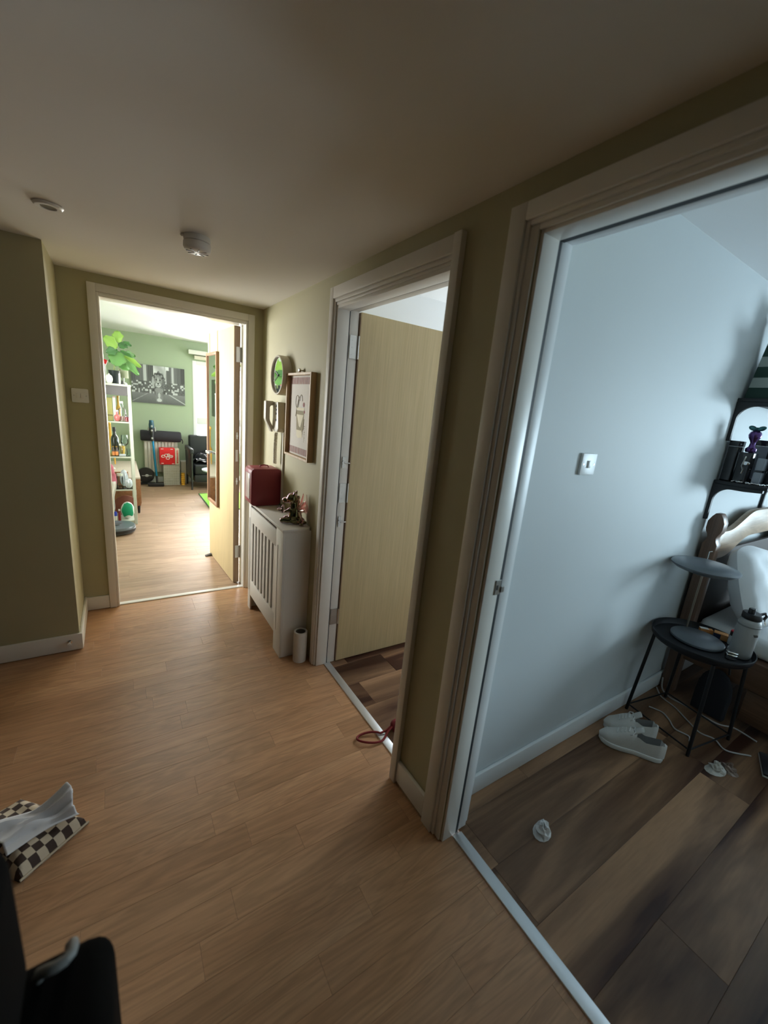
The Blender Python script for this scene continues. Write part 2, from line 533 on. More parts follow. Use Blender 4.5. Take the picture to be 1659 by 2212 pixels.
# floors: every plank a part
def plank_floor(label, m, x0, x1, y0, y1, wd, ylines, lengths, seed, name='floor', joints=None, c=.0006):
    f = box(x0, x1, y0, y1, -.06, -.0105).out(name, DARK)
    tag(f, label, 'floor', kind=S)
    rnd = random.Random(seed)
    y = ylines
    while y - wd > y0 - wd: y -= wd
    row = 0
    while y < y1 - 1e-4:
        ya, yb = max(y, y0), min(y + wd, y1)
        if yb - ya > .004:
            x = x0 - rnd.random() * lengths
            if joints and row in joints:
                x = joints[row] - math.ceil((joints[row] - x0) / lengths) * lengths
            while x < x1:
                xa, xb = max(x, x0), min(x + lengths, x1)
                if xb - xa > .01:
                    g = .0002
                    bb = B()
                    bb.add([(xa + g, ya + g, -.010), (xb - g, ya + g, -.010), (xb - g, yb - g, -.010), (xa + g, yb - g, -.010),
                            (xa + g, ya + g, -c), (xb - g, ya + g, -c), (xb - g, yb - g, -c), (xa + g, yb - g, -c),
                            (xa + g + c, ya + g + c, 0), (xb - g - c, ya + g + c, 0), (xb - g - c, yb - g - c, 0), (xa + g + c, yb - g - c, 0)],
                           [(0, 3, 2, 1), (8, 9, 10, 11), (0, 1, 5, 4), (1, 2, 6, 5), (2, 3, 7, 6), (3, 0, 4, 7),
                            (4, 5, 9, 8), (5, 6, 10, 9), (6, 7, 11, 10), (7, 4, 8, 11)])
                    bb.out('plank', m, f)
                x += lengths
        y += wd; row += 1
    return f


plank_floor('warm beech laminate hall floor laid across the hall', HALLF, -2.7, 0.055, -4.7, 0.02, .0955, -4.7325, .64, 3, c=.0003)
plank_floor('dark walnut laminate bedroom floor with bold streaks', BEDF, 0.09, 5.1, -5.7, YB, .187, -5.705, 1.28, 11)
plank_floor('walnut laminate floor of the middle room behind its threshold', BEDF, 0.09, 2.4, YB + .1, -.66, .187, -2.2, 1.28, 5)
plank_floor('pale oak laminate living room floor', LIVF, LX0, 3.2, 0.045, LY1, .19, .045 - .13, 1.25, 8)


# thresholds
def strip(label, x0, x1, y0, y1, h, m):
    o = B().box(x0, x1, y0, y1, -.012, h).out('trim_threshold', m, bevel=.0025)
    tag(o, label, 'threshold strip', kind=S)


strip('silver threshold strip in the nearest bedroom doorway', .052, .094, -3.22, -2.375, .006, ALU)
strip('silver threshold strip in the middle doorway', .052, .092, -2.05, -1.212, .006, ALU)
strip('white threshold strip in the living room doorway', -.97, -.12, .008, .048, .006, WPL)


# skirting
def skirt(name, label, bx, m, cut=None):
    b_ = B().box(*bx)
    tag(b_.out(name, m, bevel=.004), label, 'skirting', kind=S)


skirt('baseboard_end', 'short white skirting left of the living room doorway', (XL + .013, -1.027, -.015, -.0005, .004, .098), TRIM)
skirt('baseboard_left', 'white skirting along the dark boxed-out left wall', (-2.69, XL + .014, YL - .015, YL - .0005, .004, .103), TRIM)
skirt('baseboard_left_return', 'white skirting on the lit side of the boxed-out wall', (XL + .0005, XL + .015, YL + .0, -.0005, .004, .103), TRIM)
skirt('baseboard_right', 'short white skirting between the two bedroom doorways', (-.016, -.0005, -2.2665, -2.087, .018, .115), TRIM)
skirt('baseboard_bedroom', 'white skirting along the blue-grey bedroom wall', (.17, 5.09, YB - .016, YB - .0005, .002, .095), TRIMB)
tag(box(-.010, -.0005, -2.2665, -2.087, .001, .018).out('trim_strip', MATS['brown_door_lipping']), 'bare wooden strip under the skirting between the bedroom doorways', 'skirting', kind=S)
skirt('baseboard_living', 'white skirting on the far living room wall', (LX0 + .002, 3.19, LY1 - .015, LY1 - .0005, .002, .09), TRIMB)


# ---- door casings -------------------------------------------------
def add_mesh(parent, name, m, boxes, bevel=.002):
    b_ = B()
    for bx in boxes:
        b_.box(*bx)
    return b_.out(name, m, parent, bevel=bevel)


# door_1: living room doorway with its opened leaf
d1 = thing('door_1', 'living room doorway with a blond door swung open inwards', 'door', (-.55, .05, 0), kind=S)
zt = 2.0697
add_mesh(d1, 'casing', TRIM, [(-1.0256, -.984, -.018, -.0005, .002, zt), (-.108, -.0643, -.018, -.0005, .002, zt), (-.984, -.108, -.018, -.0005, 2.026, zt)])
add_mesh(d1, 'casing_bead', TRIM, [(-.984, -.970, -.010, .0, .002, 2.026), (-.122, -.108, -.010, .0, .002, 2.026), (-.970, -.122, -.010, .0, 2.012, 2.026)], .003)
add_mesh(d1, 'lining', TRIM, [(-.984, -.968, .0005, .126, .002, 2.005), (-.122, -.106, .0005, .126, .002, 2.005), (-.984, -.106, .0005, .126, 2.003, 2.0175)])
ang = math.radians(3.4)
hx, hy = -.132, .112
Mleaf = Matrix.Translation((hx, hy, 0)) @ Matrix.Rotation(ang, 4, 'Z')


def leafB():
    q = B(); q.M = Mleaf; return q


lf = leafB().box(-.044, 0, 0, .76, .006, 2.0).out('door_leaf', LEAFM, d1, bevel=.0015, bseg=1)
leafB().box(-.0438, -.0002, -.003, -.0003, .008, 1.998).out('lipping', LIPM, lf)['label'] = 'brown hinge edge of the door'
for z0, z1 in ((1.752, 1.858), (.225, .33), (1.0, 1.10)):
    if z0 == 1.0: continue
    q = leafB(); q.box(-.030, .004, -.006, -.0032, z0, z1)
    q.cyl((.006, -.006, z0), .006, z1 - z0, 'Z', 10)
    q.out('hinge', STEEL, lf)
for zc in (1.217, .864):
    q = leafB(); q.cyl((-.020, -.0065, zc), .008, .004, 'Y', 12); q.box(-.024, -.016, -.0055, -.0032, zc - .026, zc + .026)
    q.out('closer_plate', STEEL, lf)
q = leafB(); q.box(-.030, -.012, -.005, -.0032, 1.02, 1.11); q.out('label_plate', WPL, lf)
q = leafB(); q.box(-.052, -.0442, .69, .73, .86, 1.07); q.cyl((-.075, .71, 1.0), .010, .03, 'X', 12); q.box(-.083, -.068, .60, .72, .99, 1.008)
q.out('handle', STEEL, lf, bevel=.001, bseg=1)
# door_2: middle doorway, leaf swung in
d2 = thing('door_2', 'middle doorway with a blond flush door opened into the room', 'door', (.03, -1.6, 0), kind=S)
zt = 2.06
add_mesh(d2, 'casing', TRIM, [(-.017, -.0005, -1.190, -1.1534, .002, zt), (-.022, -.0005, -2.0857, -2.0495, .002, zt), (-.017, -.0005, -2.0495, -1.190, 2.008, zt)])
add_mesh(d2, 'casing_bead', TRIM, [(-.010, 0, -1.203, -1.190, .002, 2.008), (-.010, 0, -2.0495, -1.203, 1.992, 2.008), (-.004, .004, -2.0495, -1.208, 1.980, 1.992)], .003)
l2 = add_mesh(d2, 'lining', TRIM, [(.0005, .066, -1.215, -1.2005, .002, 1.985), (.070, .1195, -1.212, -1.2005, .002, 1.985), (.0005, .066, -2.064, -2.0515, .002, 1.985), (.070, .1195, -2.064, -2.055, .002, 1.985),
                               (.0005, .066, -2.0515, -1.215, 1.966, 1.9845), (.070, .1195, -2.055, -1.212, 1.972, 1.9845)], .0015)
add_mesh(d2, 'seal', RUB, [(.0655, .0705, -1.2145, -1.201, .004, 1.966), (.0655, .0705, -2.052, -1.2145, 1.9675, 1.974)], 0)
add_mesh(d2, 'casing_inner', TRIMB, [(.1205, .136, -1.200, -1.150, .002, 2.05), (.1205, .136, -2.12, -2.07, .002, 2.05), (.1205, .136, -2.07, -1.200, 1.99, 2.05)])
M2 = Matrix.Translation((.128, -1.222, 0)) @ Matrix.Rotation(math.radians(-1.0), 4, 'Z')


def leaf2():
    q = B(); q.M = M2; return q


lf2 = leaf2().box(0, .78, 0, .044, .008, 1.972).out('door_leaf', LEAFM, d2, bevel=.0015, bseg=1)
leaf2().box(-.003, -.0003, .0004, .0436, .01, 1.970).out('lipping', LIPM, lf2)['label'] = 'brown hinge edge of the door'
for z0, z1 in ((1.75, 1.86), (1.004, 1.11), (.262, .36)):
    q = B(); q.box(.075, .118, -1.2185, -1.2155, z0, z1); q.cyl((.121, -1.2215, z0), .006, z1 - z0, 'Z', 10)
    q.box(.1195, .1235, -1.22, -1.19, z0, z1)
    for k in range(3):
        q.cyl((.09, -1.2195, z0 + .02 + k * .034), .004, .0015, 'Y', 8)
    q.out('hinge', STEEL, lf2)
for zc in (1.224, .895):
    q = B(); q.cyl((.088, -1.2235, zc), .011, .008, 'Y', 12); q.box(.080, .096, -1.219, -1.2155, zc - .03, zc + .03)
    q.tube([(.088, -1.224, zc), (.108, -1.226, zc - .002), (.126, -1.218, zc - .004)], .0035, 8)
    q.out('door_closer', STEEL, lf2)
# door_3: nearest doorway, frame plus an unseen open leaf added to block bedroom light
d3 = thing('door_3', 'nearest doorway on the right opening to the blue-grey bedroom', 'door', (.03, -2.8, 0), kind=S)
yj = -2.371
add_mesh(d3, 'casing', TRIM, [(-.018, -.0005, -2.321, -2.2684, .002, zt), (-.018, -.0005, -3.30, -3.248, .002, zt), (-.018, -.0005, -3.248, -2.321, 2.017, zt)])
add_mesh(d3, 'casing_bead', TRIM, [(-.011, 0, -2.334, -2.321, .002, 2.017), (-.011, 0, -3.248, -2.334, 2.004, 2.017)], .003)
add_mesh(d3, 'casing_edge', TRIM, [(-.005, .003, -2.3595, -2.334, .002, 2.004), (-.005, .003, -3.248, -2.3598, 1.990, 2.004)], .002)
add_mesh(d3, 'lining', TRIM, [(.0035, .068, yj, -2.3605, .002, 1.999), (.0035, .068, -3.249, -3.238, .002, 1.999), (.0035, .068, -3.238, yj, 1.981, 1.999)], .0015)
add_mesh(d3, 'seal', RUB, [(.0682, .079, yj + .0004, -2.3605, .004, 1.981), (.0682, .086, -3.238, yj + .0004, 1.9815, 1.998)], 0)
add_mesh(d3, 'stop', TRIMB, [(.0792, .1195, yj + .001, -2.3605, .012, 1.999), (.0792, .1195, -3.249, -3.24, .012, 1.999), (.0862, .1195, -3.24, yj + .001, 1.985, 1.999)], .0015)
add_mesh(d3, 'casing_inner', TRIMB, [(.1203, .138, -2.36, -2.285, .012, 2.05), (.1203, .138, -3.32, -3.255, .012, 2.05), (.1203, .138, -3.255, -2.36, 1.99, 2.05)])
q = B(); q.M = Matrix.Translation((.142, -3.262, 0)) @ Matrix.Rotation(math.radians(-4), 4, 'Z'); q.box(0, .79, -.044, 0, .008, 1.975)
lf3 = q.out('door_leaf', LEAFM, d3, bevel=.0015, bseg=1)
q = B(); q.M = Matrix.Translation((.142, -3.262, 0)) @ Matrix.Rotation(math.radians(-4), 4, 'Z'); q.box(.72, .76, .0003, .008, .93, 1.10); q.cyl((.74, .008, 1.06), .010, .03, 'Y', 12); q.box(.62, .75, .03, .045, 1.052, 1.068); q.out('handle', STEEL, lf3)
q = B(); q.box(.050, .0735, yj - .0025, yj - .0003, .985, 1.035); q.box(.0735, .088, yj - .006, yj - .001, .992, 1.012)
q.out('strike_plate', STEEL, d3, bevel=.0008, bseg=1)
q = B(); q.box(.054, .062, yj - .003, yj - .0024, 1.002, 1.018); q.out('latch_hole', DARK, d3)

# ---- windows
w1 = thing('window_1', 'tall white living room window beside the canvas print', 'window', (WX0 + .4, LY1 + .1, WZ0), kind=S)
ym = 1.04
add_mesh(w1, 'frame', TRIMB, [(WX0, WX0 + .06, LY1 - .006, LY1 + .08, WZ0, WZ1), (WX1 - .06, WX1, LY1 - .006, LY1 + .08, WZ0, WZ1), (WX0 + .06, WX1 - .06, LY1 - .006, LY1 + .08, WZ1 - .07, WZ1), (WX0 + .06, WX1 - .06, LY1 - .006, LY1 + .08, WZ0, WZ0 + .06),
                              (WX0 + .06, WX1 - .06, LY1 - .006, LY1 + .08, ym - .06, ym + .06), (.92, 1.0, LY1 - .006, LY1 + .08, WZ0 + .06, WZ1 - .07)], .006)
for (xa, xb) in ((WX0 + .06, .92), (1.0, WX1 - .06)):
    for (za, zb) in ((WZ0 + .06, ym - .06), (ym + .06, WZ1 - .07)):
        box(xa, xb, LY1 + .03, LY1 + .034, za, zb).out('pane', PANE, w1)
w2 = thing('window_2', 'living room side window out of view', 'window', (3.26, 2.2, .75), kind=S)
add_mesh(w2, 'frame', TRIMB, [(3.2, 3.27, 1.0, 1.06, .75, 2.1), (3.2, 3.27, 3.34, 3.4, .75, 2.1), (3.2, 3.27, 1.06, 3.34, .75, .81), (3.2, 3.27, 1.06, 3.34, 2.04, 2.1), (3.2, 3.27, 2.17, 2.23, .81, 2.04)])
box(3.23, 3.234, 1.06, 2.17, .81, 2.04).out('pane', PANE, w2); box(3.23, 3.234, 2.23, 3.34, .81, 2.04).out('pane', PANE, w2)
w3 = thing('window_3', 'bedroom window out of view', 'window', (5.16, -4.4, .75), kind=S)
add_mesh(w3, 'frame', TRIMB, [(5.1, 5.17, -5.0, -4.94, .75, 2.0), (5.1, 5.17, -3.86, -3.8, .75, 2.0), (5.1, 5.17, -4.94, -3.86, .75, .81), (5.1, 5.17, -4.94, -3.86, 1.94, 2.0)])
box(5.13, 5.134, -4.94, -3.86, .81, 1.94).out('pane', PANE, w3)
w4 = thing('window_4', 'middle room window out of view', 'window', (2.45, -1.12, .9), kind=S)
add_mesh(w4, 'frame', TRIMB, [(2.4, 2.47, -1.5, -1.45, .9, 2.05), (2.4, 2.47, -.8, -.75, .9, 2.05), (2.4, 2.47, -1.45, -.8, .9, .95), (2.4, 2.47, -1.45, -.8, 2.0, 2.05)])
box(2.43, 2.434, -1.45, -.8, .95, 2.0).out('pane', PANE, w4)
w5 = thing('window_added', 'unseen living room window near the doorway, added to light the hall', 'window', (LX0 - .05, 1.15, .8), kind=S)  # added opening that sends daylight onto the right hall wall
xw = LX0 - .07
add_mesh(w5, 'frame', TRIMB, [(xw, LX0, .6, .66, .8, 2.05), (xw, LX0, 1.64, 1.7, .8, 2.05), (xw, LX0, .66, 1.64, .8, .86), (xw, LX0, .66, 1.64, 1.99, 2.05)])
box(xw + .03, xw + .034, .66, 1.64, .86, 1.99).out('pane', PANE, w5)

# ================================================================== HALL OBJECTS
KH = mat('cream_fabric', (0.7, 0.66, 0.58), 0.8)
# ceiling
t = thing('downlight', 'small white recessed ceiling spotlight near the boxed-out wall', 'light', (-1.088, -1.02, H))
B().lathe([(.046, -.001), (.046, -.004), (.040, -.010), (.026, -.010), (.024, -.006), (.024, .0)], (-1.088, -1.02, H), 32).out('rim', WPL, t)
B().cyl((-1.088, -1.02, H - .0075), .0235, .004, 'Z', 24).out('lens', mat('dull_lens', (0.16, 0.15, 0.13), 0.3), t)
t = thing('smoke_detector', 'round white two-tier smoke detector on the hall ceiling', 'detector', (-.605, -1.13, H))
c = (-.605, -1.13, H)
B().lathe([(.050, 0), (.051, -.006), (.050, -.020), (.046, -.0215)], c, 32).out('base', WPL, t)
B().lathe([(.046, -.0216), (.052, -.024), (.053, -.040), (.049, -.050), (.040, -.056), (.012, -.058), (.0, -.058)], c, 32).out('cover', WPL, t)
q = B()
for k in range(8):
    a = 2 * PI * k / 8
    q.M = Matrix.Translation((c[0], c[1], c[2] - .0575)) @ Matrix.Rotation(a, 4, 'Z')
    q.box(.012, .042, -.0022, .0022, -.0012, .0012)
q.out('vent_ribs', mat('grey_vent', (0.28, 0.28, 0.27), 0.5), t)['kind'] = 'stuff'
q = B(); q.ell((c[0] - .054, c[1] + .004, c[2] - .006), (.008, .008, .006)); q.out('mounting_tab', WPL, t)


def light_switch(label, cx, cz, y, wd, hg, m, rockers=1):
    t = thing('light_switch', label, 'switch', (cx, y, cz))
    B().prism(rect_round(cx - wd / 2, cx + wd / 2, cz - hg / 2, cz + hg / 2, .006), y - .009, y - .0003, 'Y').out('plate', m, t, bevel=.0015)
    q = B()
    for k in range(rockers):
        x = cx + (k - (rockers - 1) / 2) * .022
        q.box(x - .0075, x + .0075, y - .0135, y - .0092, cz - .014, cz + .014)
    q.out('rocker', m, t, bevel=.0012)
    for sx in (-1, 1):
        B().cyl((cx + sx * wd * .36, y - .0098, cz), .0032, .001, 'Y', 10).out('screw', STEEL, t)


light_switch('white light switch on the grey-green end wall left of the living room doorway', -1.097, 1.425, 0, .084, .082, WPL, 2)
light_switch('white light switch on the blue-grey bedroom wall', .577, 1.39, YB, .094, .082, TRIMB, 1)

# door stop on the left skirting
t = thing('door_stop', 'small chrome door stop screwed to the dark left skirting', 'door stop', (-1.212, YL - .015, .07))
B().lathe([(.012, 0), (.012, -.004), (.006, -.006), (.006, -.022), (.009, -.024), (.009, -.032), (0, -.033)], (-1.212, YL - .0152, .062), 16, 'Y').out('stem', CHROME, t)
B().lathe([(.010, -.0335), (.010, -.040), (0, -.042)], (-1.212, YL - .0152, .062), 16, 'Y').out('bumper', WPL, t)

# radiator cover
WC = mat('white_satin_board', (0.76, 0.745, 0.71), 0.42, var=0.02, scale=4)
t = thing('radiator_cover', 'white slatted radiator cover against the right wall under the red case', 'radiator cover', (-.085, -.69, 0))
xa, xb, ya, yb = -.168, -.024, -1.048, -.325
t_top = B().prism([(xa - .004, ya - .006), (-.035, ya - .006), (-.012, ya), (-.002, ya + .02), (-.002, yb + .006), (xa - .004, yb + .006)], .797, .815, 'Z').out('top', WC, t, bevel=.003)
box(xa + .012, -.002, ya, ya + .018, .001, .7965).out('side_panel', WC, t)
box(xa + .012, -.002, yb - .018, yb, .001, .7965).out('side_panel', WC, t)
box(xa, xa + .0118, ya, -.925, .001, .7965).out('stile', WC, t, bevel=.0015)
box(xa, xa + .0118, -.385, yb, .001, .7965).out('stile', WC, t, bevel=.0015)
box(xa, xa + .0118, -.9245, -.3855, .675, .778).out('rail', WC, t, bevel=.0015)
box(xa, xa + .0118, -.9245, -.3855, .118, .240).out('rail', WC, t, bevel=.0015)
p = .495 / 7
for k in range(8):
    yc = -.9 + p * k
    y0_, y1_ = yc - p * .25, yc + p * .25
    if k == 0: y0_ = -.9245
    if k == 7: y1_ = -.3855
    box(xa + .001, xa + .011, y0_, y1_, .2402, .6748).out('slat', WC, t, bevel=.001, bseg=1)
for yc in (-.958, -.352):
    box(xa - .0022, xa - .0002, yc - .006, yc + .006, .15, .70).out('beading', WC, t, bevel=.0009, bseg=1)
box(-.020, -.004, ya + .03, yb - .03, .15, .70).out('radiator_panel', mat('radiator_enamel', (0.3, 0.29, 0.27), 0.5), t)
# kitchen roll core on the floor
t = thing('paper_tube', 'white paper towel roll stood on the floor beside the radiator cover', 'paper roll', (-.062, -1.108, 0))
B().lathe([(.028, .001), (.040, .001), (.041, .1), (.040, .192), (.038, .194), (.030, .194), (.0295, .02), (0, .02)], (-.062, -1.108, 0), 28).out('roll', mat('white_paper', (0.72, 0.70, 0.66), 0.8, bump=.1, scale=60), t)
B().lathe([(.0285, .03), (.0285, .19), (.0275, .19), (.0275, .03)], (-.062, -1.108, 0), 24).out('core', mat('cardboard_core', (0.22, 0.2, 0.17), 0.9), t)

# red case
RED = mat('dark_red_leatherette', srgb(150, 62, 74), 0.42, var=0.05, scale=30, bump=.05)
t = thing('red_case', 'dark red leather-look vanity case with rounded corners on the radiator cover', 'case', (-.10, -.43, .815))
B().prism(rect_round(-.205, .0 - .004, .8165, 1.066, .028), -.506, -.345, 'Y').out('body', RED, t, bevel=.006)
B().prism(rect_round(-.2057, -.0033, .8158, 1.0667, .029), -.4885, -.4865, 'Y').out('seam', mat('gold_piping', (0.45, 0.28, 0.2), 0.4), t)
box(-.2085, -.2055, -.478, -.375, .86, 1.03).out('side_panel', mat('side_reflection', (0.8, 0.68, 0.68), 0.15, coat=.5), t, bevel=.001)  # bright reflections on the case side, coloured in as a pale panel
q = B(); q.tube([(-.13, -.43, 1.066), (-.125, -.43, 1.078), (-.10, -.43, 1.082), (-.075, -.43, 1.078), (-.07, -.43, 1.066)], .004, 8)
q.out('handle', RED, t)

# dragon figurine
IRI = iridescent('oil_slick_metal', .13)
PINKG = glass('clear_pink_plastic', (1.0, 0.72, 0.74), .5, .05)
ox, oy, oz = -.072, -.925, .815
t = thing('dragon_figurine', 'shiny oil-slick metallic dragon figurine with clear wings on the radiator cover', 'figurine', (ox, oy, oz))
D = Matrix.Translation((ox, oy, oz)) @ Matrix.Rotation(math.radians(140), 4, 'Z')   # +x = the way it faces
q = B(); q.M = D
Ry = lambda a: Matrix.Rotation(math.radians(a), 3, 'Y')
q.ell((-.012, 0, .052), (.040, .040, .056), Ry(-12))
q.ell((-.006, 0, .104), (.027, .026, .038))
q.ell((.006, 0, .150), (.036, .035, .034))
q.ell((.040, 0, .136), (.030, .024, .019))
q.ell((.050, 0, .142), (.014, .018, .012))
for s_ in (-1, 1):
    q.ell((-.012, .018 * s_, .184), (.007, .006, .016), Matrix.Rotation(.3 * s_, 3, 'X'))
    q.ell((.026, .030 * s_, .022), (.034, .018, .020))
    q.ell((.052, .032 * s_, .018), (.016, .016, .017))
    q.ell((.024, .028 * s_, .078), (.026, .010, .010), Ry(25))
    q.ell((.020, .026 * s_, .152), (.010, .008, .012))
q.ell((-.045, 0, .022), (.03, .022, .02)); q.ell((-.068, .018, .016), (.026, .014, .014)); q.ell((-.07, .045, .013), (.014, .022, .011))
q.ell((-.02, 0, .012), (.045, .042, .012))
for k in range(5):
    q.ell((-.034 - .004 * k * (k > 1), 0, .16 - .028 * k), (.008, .005, .012))
q.out('body', IRI, t, remesh=.0035)
for s_ in (-1, 1):
    q = B(); q.M = D @ Matrix.Translation((-.028, .016 * s_, .070)) @ Matrix.Rotation(s_ * .75, 4, 'Z')
    def wing(u, v, s_=s_):
        r = .105 * (0.72 + 0.28 * math.cos(u * 3 * 2 * PI) * v)
        a = -.35 + 1.55 * u
        return (-.015 * v * math.sin(u * PI), s_ * r * v * math.cos(a) * .75, r * v * math.sin(a) + .01)
    q.grid(wing, 24, 8)
    q.out('wing', PINKG, t, thick=.003)
    q = B(); q.M = D @ Matrix.Translation((-.028, .016 * s_, .070)) @ Matrix.Rotation(s_ * .75, 4, 'Z')
    for u in (0, .333, .667, 1.0):
        q.tube([wing(u, v / 4) for v in range(5)], [.004, .0035, .003, .0025, .002], 6)
    q.out('wing_ribs', PINKG, t)
q = B(); q.M = D
q.ell((.062, .0, .080), (.006, .022, .028)); q.ell((.075, .0, .075), (.022, .034, .008), Ry(-15))
q.out('tray', IRI, t, remesh=.003)

# clock
t = thing('wall_clock', 'round deep-rimmed cream wall clock with a mirrored face', 'clock', (-.03, -.505, 1.664))
c = (-.0005, -.505, 1.664)
B().lathe([(.120, 0), (.120, -.050), (.118, -.056), (.113, -.058), (.1105, -.056), (.1105, -.047)], c, 48, 'X', True, False).out('rim', mat('cream_rim', (0.72, 0.68, 0.58), 0.4), t)
B().lathe([(.1108, -.040), (.1108, -.046), (0, -.046)], c, 48, 'X').out('mirrored_face', MIRROR, t)
q = B(); q.M = Matrix.Translation((-.0475, -.505, 1.664)) @ Matrix.Rotation(math.radians(-65), 4, 'X'); q.box(-.0012, .0012, -.003, .003, -.01, .062); q.out('hour_hand', BPL, t)
q = B(); q.M = Matrix.Translation((-.0505, -.505, 1.664)) @ Matrix.Rotation(math.radians(-115), 4, 'X'); q.box(-.0012, .0012, -.002, .002, -.012, .085); q.out('minute_hand', BPL, t)
B().cyl((-.053, -.505, 1.664), .005, .006, 'X', 12).out('hub', BPL, t)

# intercom handset
IVO = mat('ivory_plastic', (0.66, 0.63, 0.55), 0.4)
t = thing('intercom', 'ivory door-entry intercom handset with four buttons beside the clock', 'intercom', (-.02, -.46, 1.42))
B().prism([(-.535, 1.335), (-.512, 1.500), (-.408, 1.500), (-.408, 1.335), (-.44, 1.31), (-.51, 1.31)], -.046, -.0005, 'X').out('base', IVO, t, bevel=.004)
for zz in (1.475, 1.451, 1.426, 1.385):
    q = B(); q.M = Matrix.Translation((-.0462, -.484, zz)); q.lathe([(.0075, 0), (.0075, -.003), (.006, -.004), (0, -.004)], (0, 0, 0), 14, 'X')
    q.out('button', BPL, t)
q = B()
q.prism([(-.047, 1.503), (-.096, 1.503), (-.099, 1.495), (-.099, 1.39), (-.094, 1.375), (-.056, 1.303), (-.047, 1.305), (-.047, 1.338), (-.066, 1.372), (-.070, 1.39), (-.070, 1.462), (-.064, 1.474), (-.047, 1.476)], -.432, -.386, 'Y')
q.out('handset', IVO, t, bevel=.006)
pts = []
for k in range(220):
    s_ = k / 219
    a = 2 * PI * 26 * s_
    cz = 1.300 - .205 * s_
    pts.append((-.032 + .010 * math.cos(a) + .0 * s_, -.452 + .012 * math.sin(2.2 * s_) + .010 * math.sin(a), cz))
B().tube(pts, .0032, 6).out('coiled_cord', IVO, t)
box(-.012, -.0005, -.538, -.522, .83, 1.309).out('trim_trunking', IVO, None)
tag(bpy.data.objects['trim_trunking'], 'thin ivory cable trunking running down the wall below the intercom', 'trunking', kind=S)

# framed picture
t = thing('framed_picture', 'tall wooden framed drinks print with a red striped border', 'picture', (-.02, -.81, 1.43))
FW = wood('pale_oak_frame', srgb(196, 164, 120), srgb(176, 142, 98), srgb(208, 178, 136), .6, 1.2, .45, axis='Z', tone=.03)
ya, yb, za, zb = -1.008, -.625, 1.187, 1.676
q = B(); q.box(-.034, -.0005, ya, ya + .014, za, zb); q.box(-.034, -.0005, yb - .014, yb, za, zb)
q.box(-.034, -.0005, ya + .014, yb - .014, za, za + .014); q.box(-.034, -.0005, ya + .014, yb - .014, zb - .014, zb)
q.out('frame', FW, t, bevel=.001, bseg=1)
PAP = mat('print_paper', (0.66, 0.62, 0.56), 0.7, var=.02)
pr = box(-.012, -.008, ya + .0141, yb - .0141, za + .0141, zb - .0141).out('paper', PAP, t)
MAR = mat('maroon_ink', srgb(140, 72, 66), 0.7, var=0)
q = B()
n = 18
for zz0, zz1 in ((zb - .062, zb - .024), (za + .024, za + .062)):
    for k in range(n):
        yy = ya + .03 + (yb - ya - .06) * (k + .5) / n
        q.box(-.0128, -.0121, yy - .0045, yy + .0045, zz0, zz1)
for yy in (ya + .024, ya + .031, yb - .024, yb - .031):
    q.box(-.0128, -.0121, yy - .0014, yy + .0014, za + .02, zb - .02)
q.out('striped_border', MAR, pr)
cy, cz = -.818, 1.43
OL = mat('olive_ink', srgb(140, 128, 88), .7, var=0); CRM = mat('cream_ink', srgb(226, 218, 190), .7, var=0)
q = B(); q.prism([(cy + .062, cz + .035), (cy - .062, cz + .035), (cy - .048, cz - .10), (cy + .048, cz - .10)], -.0126, -.0121, 'X'); q.out('drawn_glass', OL, pr)
q = B(); q.prism([(cy + .050, cz + .012), (cy - .054, cz + .012), (cy - .012, cz - .062), (cy + .012, cz - .055)], -.0132, -.0127, 'X')
q.prism([(cy + .048, cz - .078), (cy - .044, cz - .078), (cy - .046, cz - .115), (cy + .02, cz - .125), (cy + .046, cz - .112)], -.0132, -.0127, 'X')
q.prism([(cy + .066, cz + .052), (cy - .066, cz + .052), (cy - .062, cz + .038), (cy + .062, cz + .038)], -.0132, -.0127, 'X'); q.out('drawn_cream', CRM, pr)
q = B()
q.tube([(-.0125, cy + .05 + .026 * math.cos(a * PI / 8), cz + .085 + .036 * math.sin(a * PI / 8)) for a in range(16)], .0016, 5, closed=True)
q.tube([(-.0125, cy + .02, cz + .115), (-.0125, cy + .055, cz + .05), (-.0125, cy + .07, cz)], .002, 5)
q.tube([(-.0125, cy - .01 + .02 * math.cos(a * PI / 8), cz + .09 + .035 * math.sin(a * PI / 8)) for a in range(9)], .0016, 5)
q.tube([(-.0125, cy - .062, cz - .01), (-.0125, cy - .058, cz - .07), (-.0125, cy - .03, cz - .085)], .0022, 5)
q.out('drawn_straws', OL, pr)
q = B(); q.lathe([(.013, 0), (.013, -.0008), (0, -.0008)], (-.0124, cy - .052, cz + .07), 14, 'X'); q.lathe([(.009, 0), (.009, -.0008), (0, -.0008)], (-.0124, cy - .064, cz + .03), 14, 'X'); q.out('drawn_cherry', MAR, pr)
q = B()
for k in range(9):
    zz = cz - .05 - k * .011
    q.box(-.0128, -.0122, cy - .080 + .004 * (k % 3), cy - .070, zz - .0028, zz + .0028)
q.out('caption_marks', OL, pr)
q = B(); q.lathe([(.004, 0), (.004, -.012), (.011, -.014), (.012, -.020), (.008, -.026), (0, -.027)], (-.0005, -.80, 1.690), 16, 'X')
tag(q.out('wall_hook', CHROME), 'small round chrome hook the striped picture hangs from', 'hook')

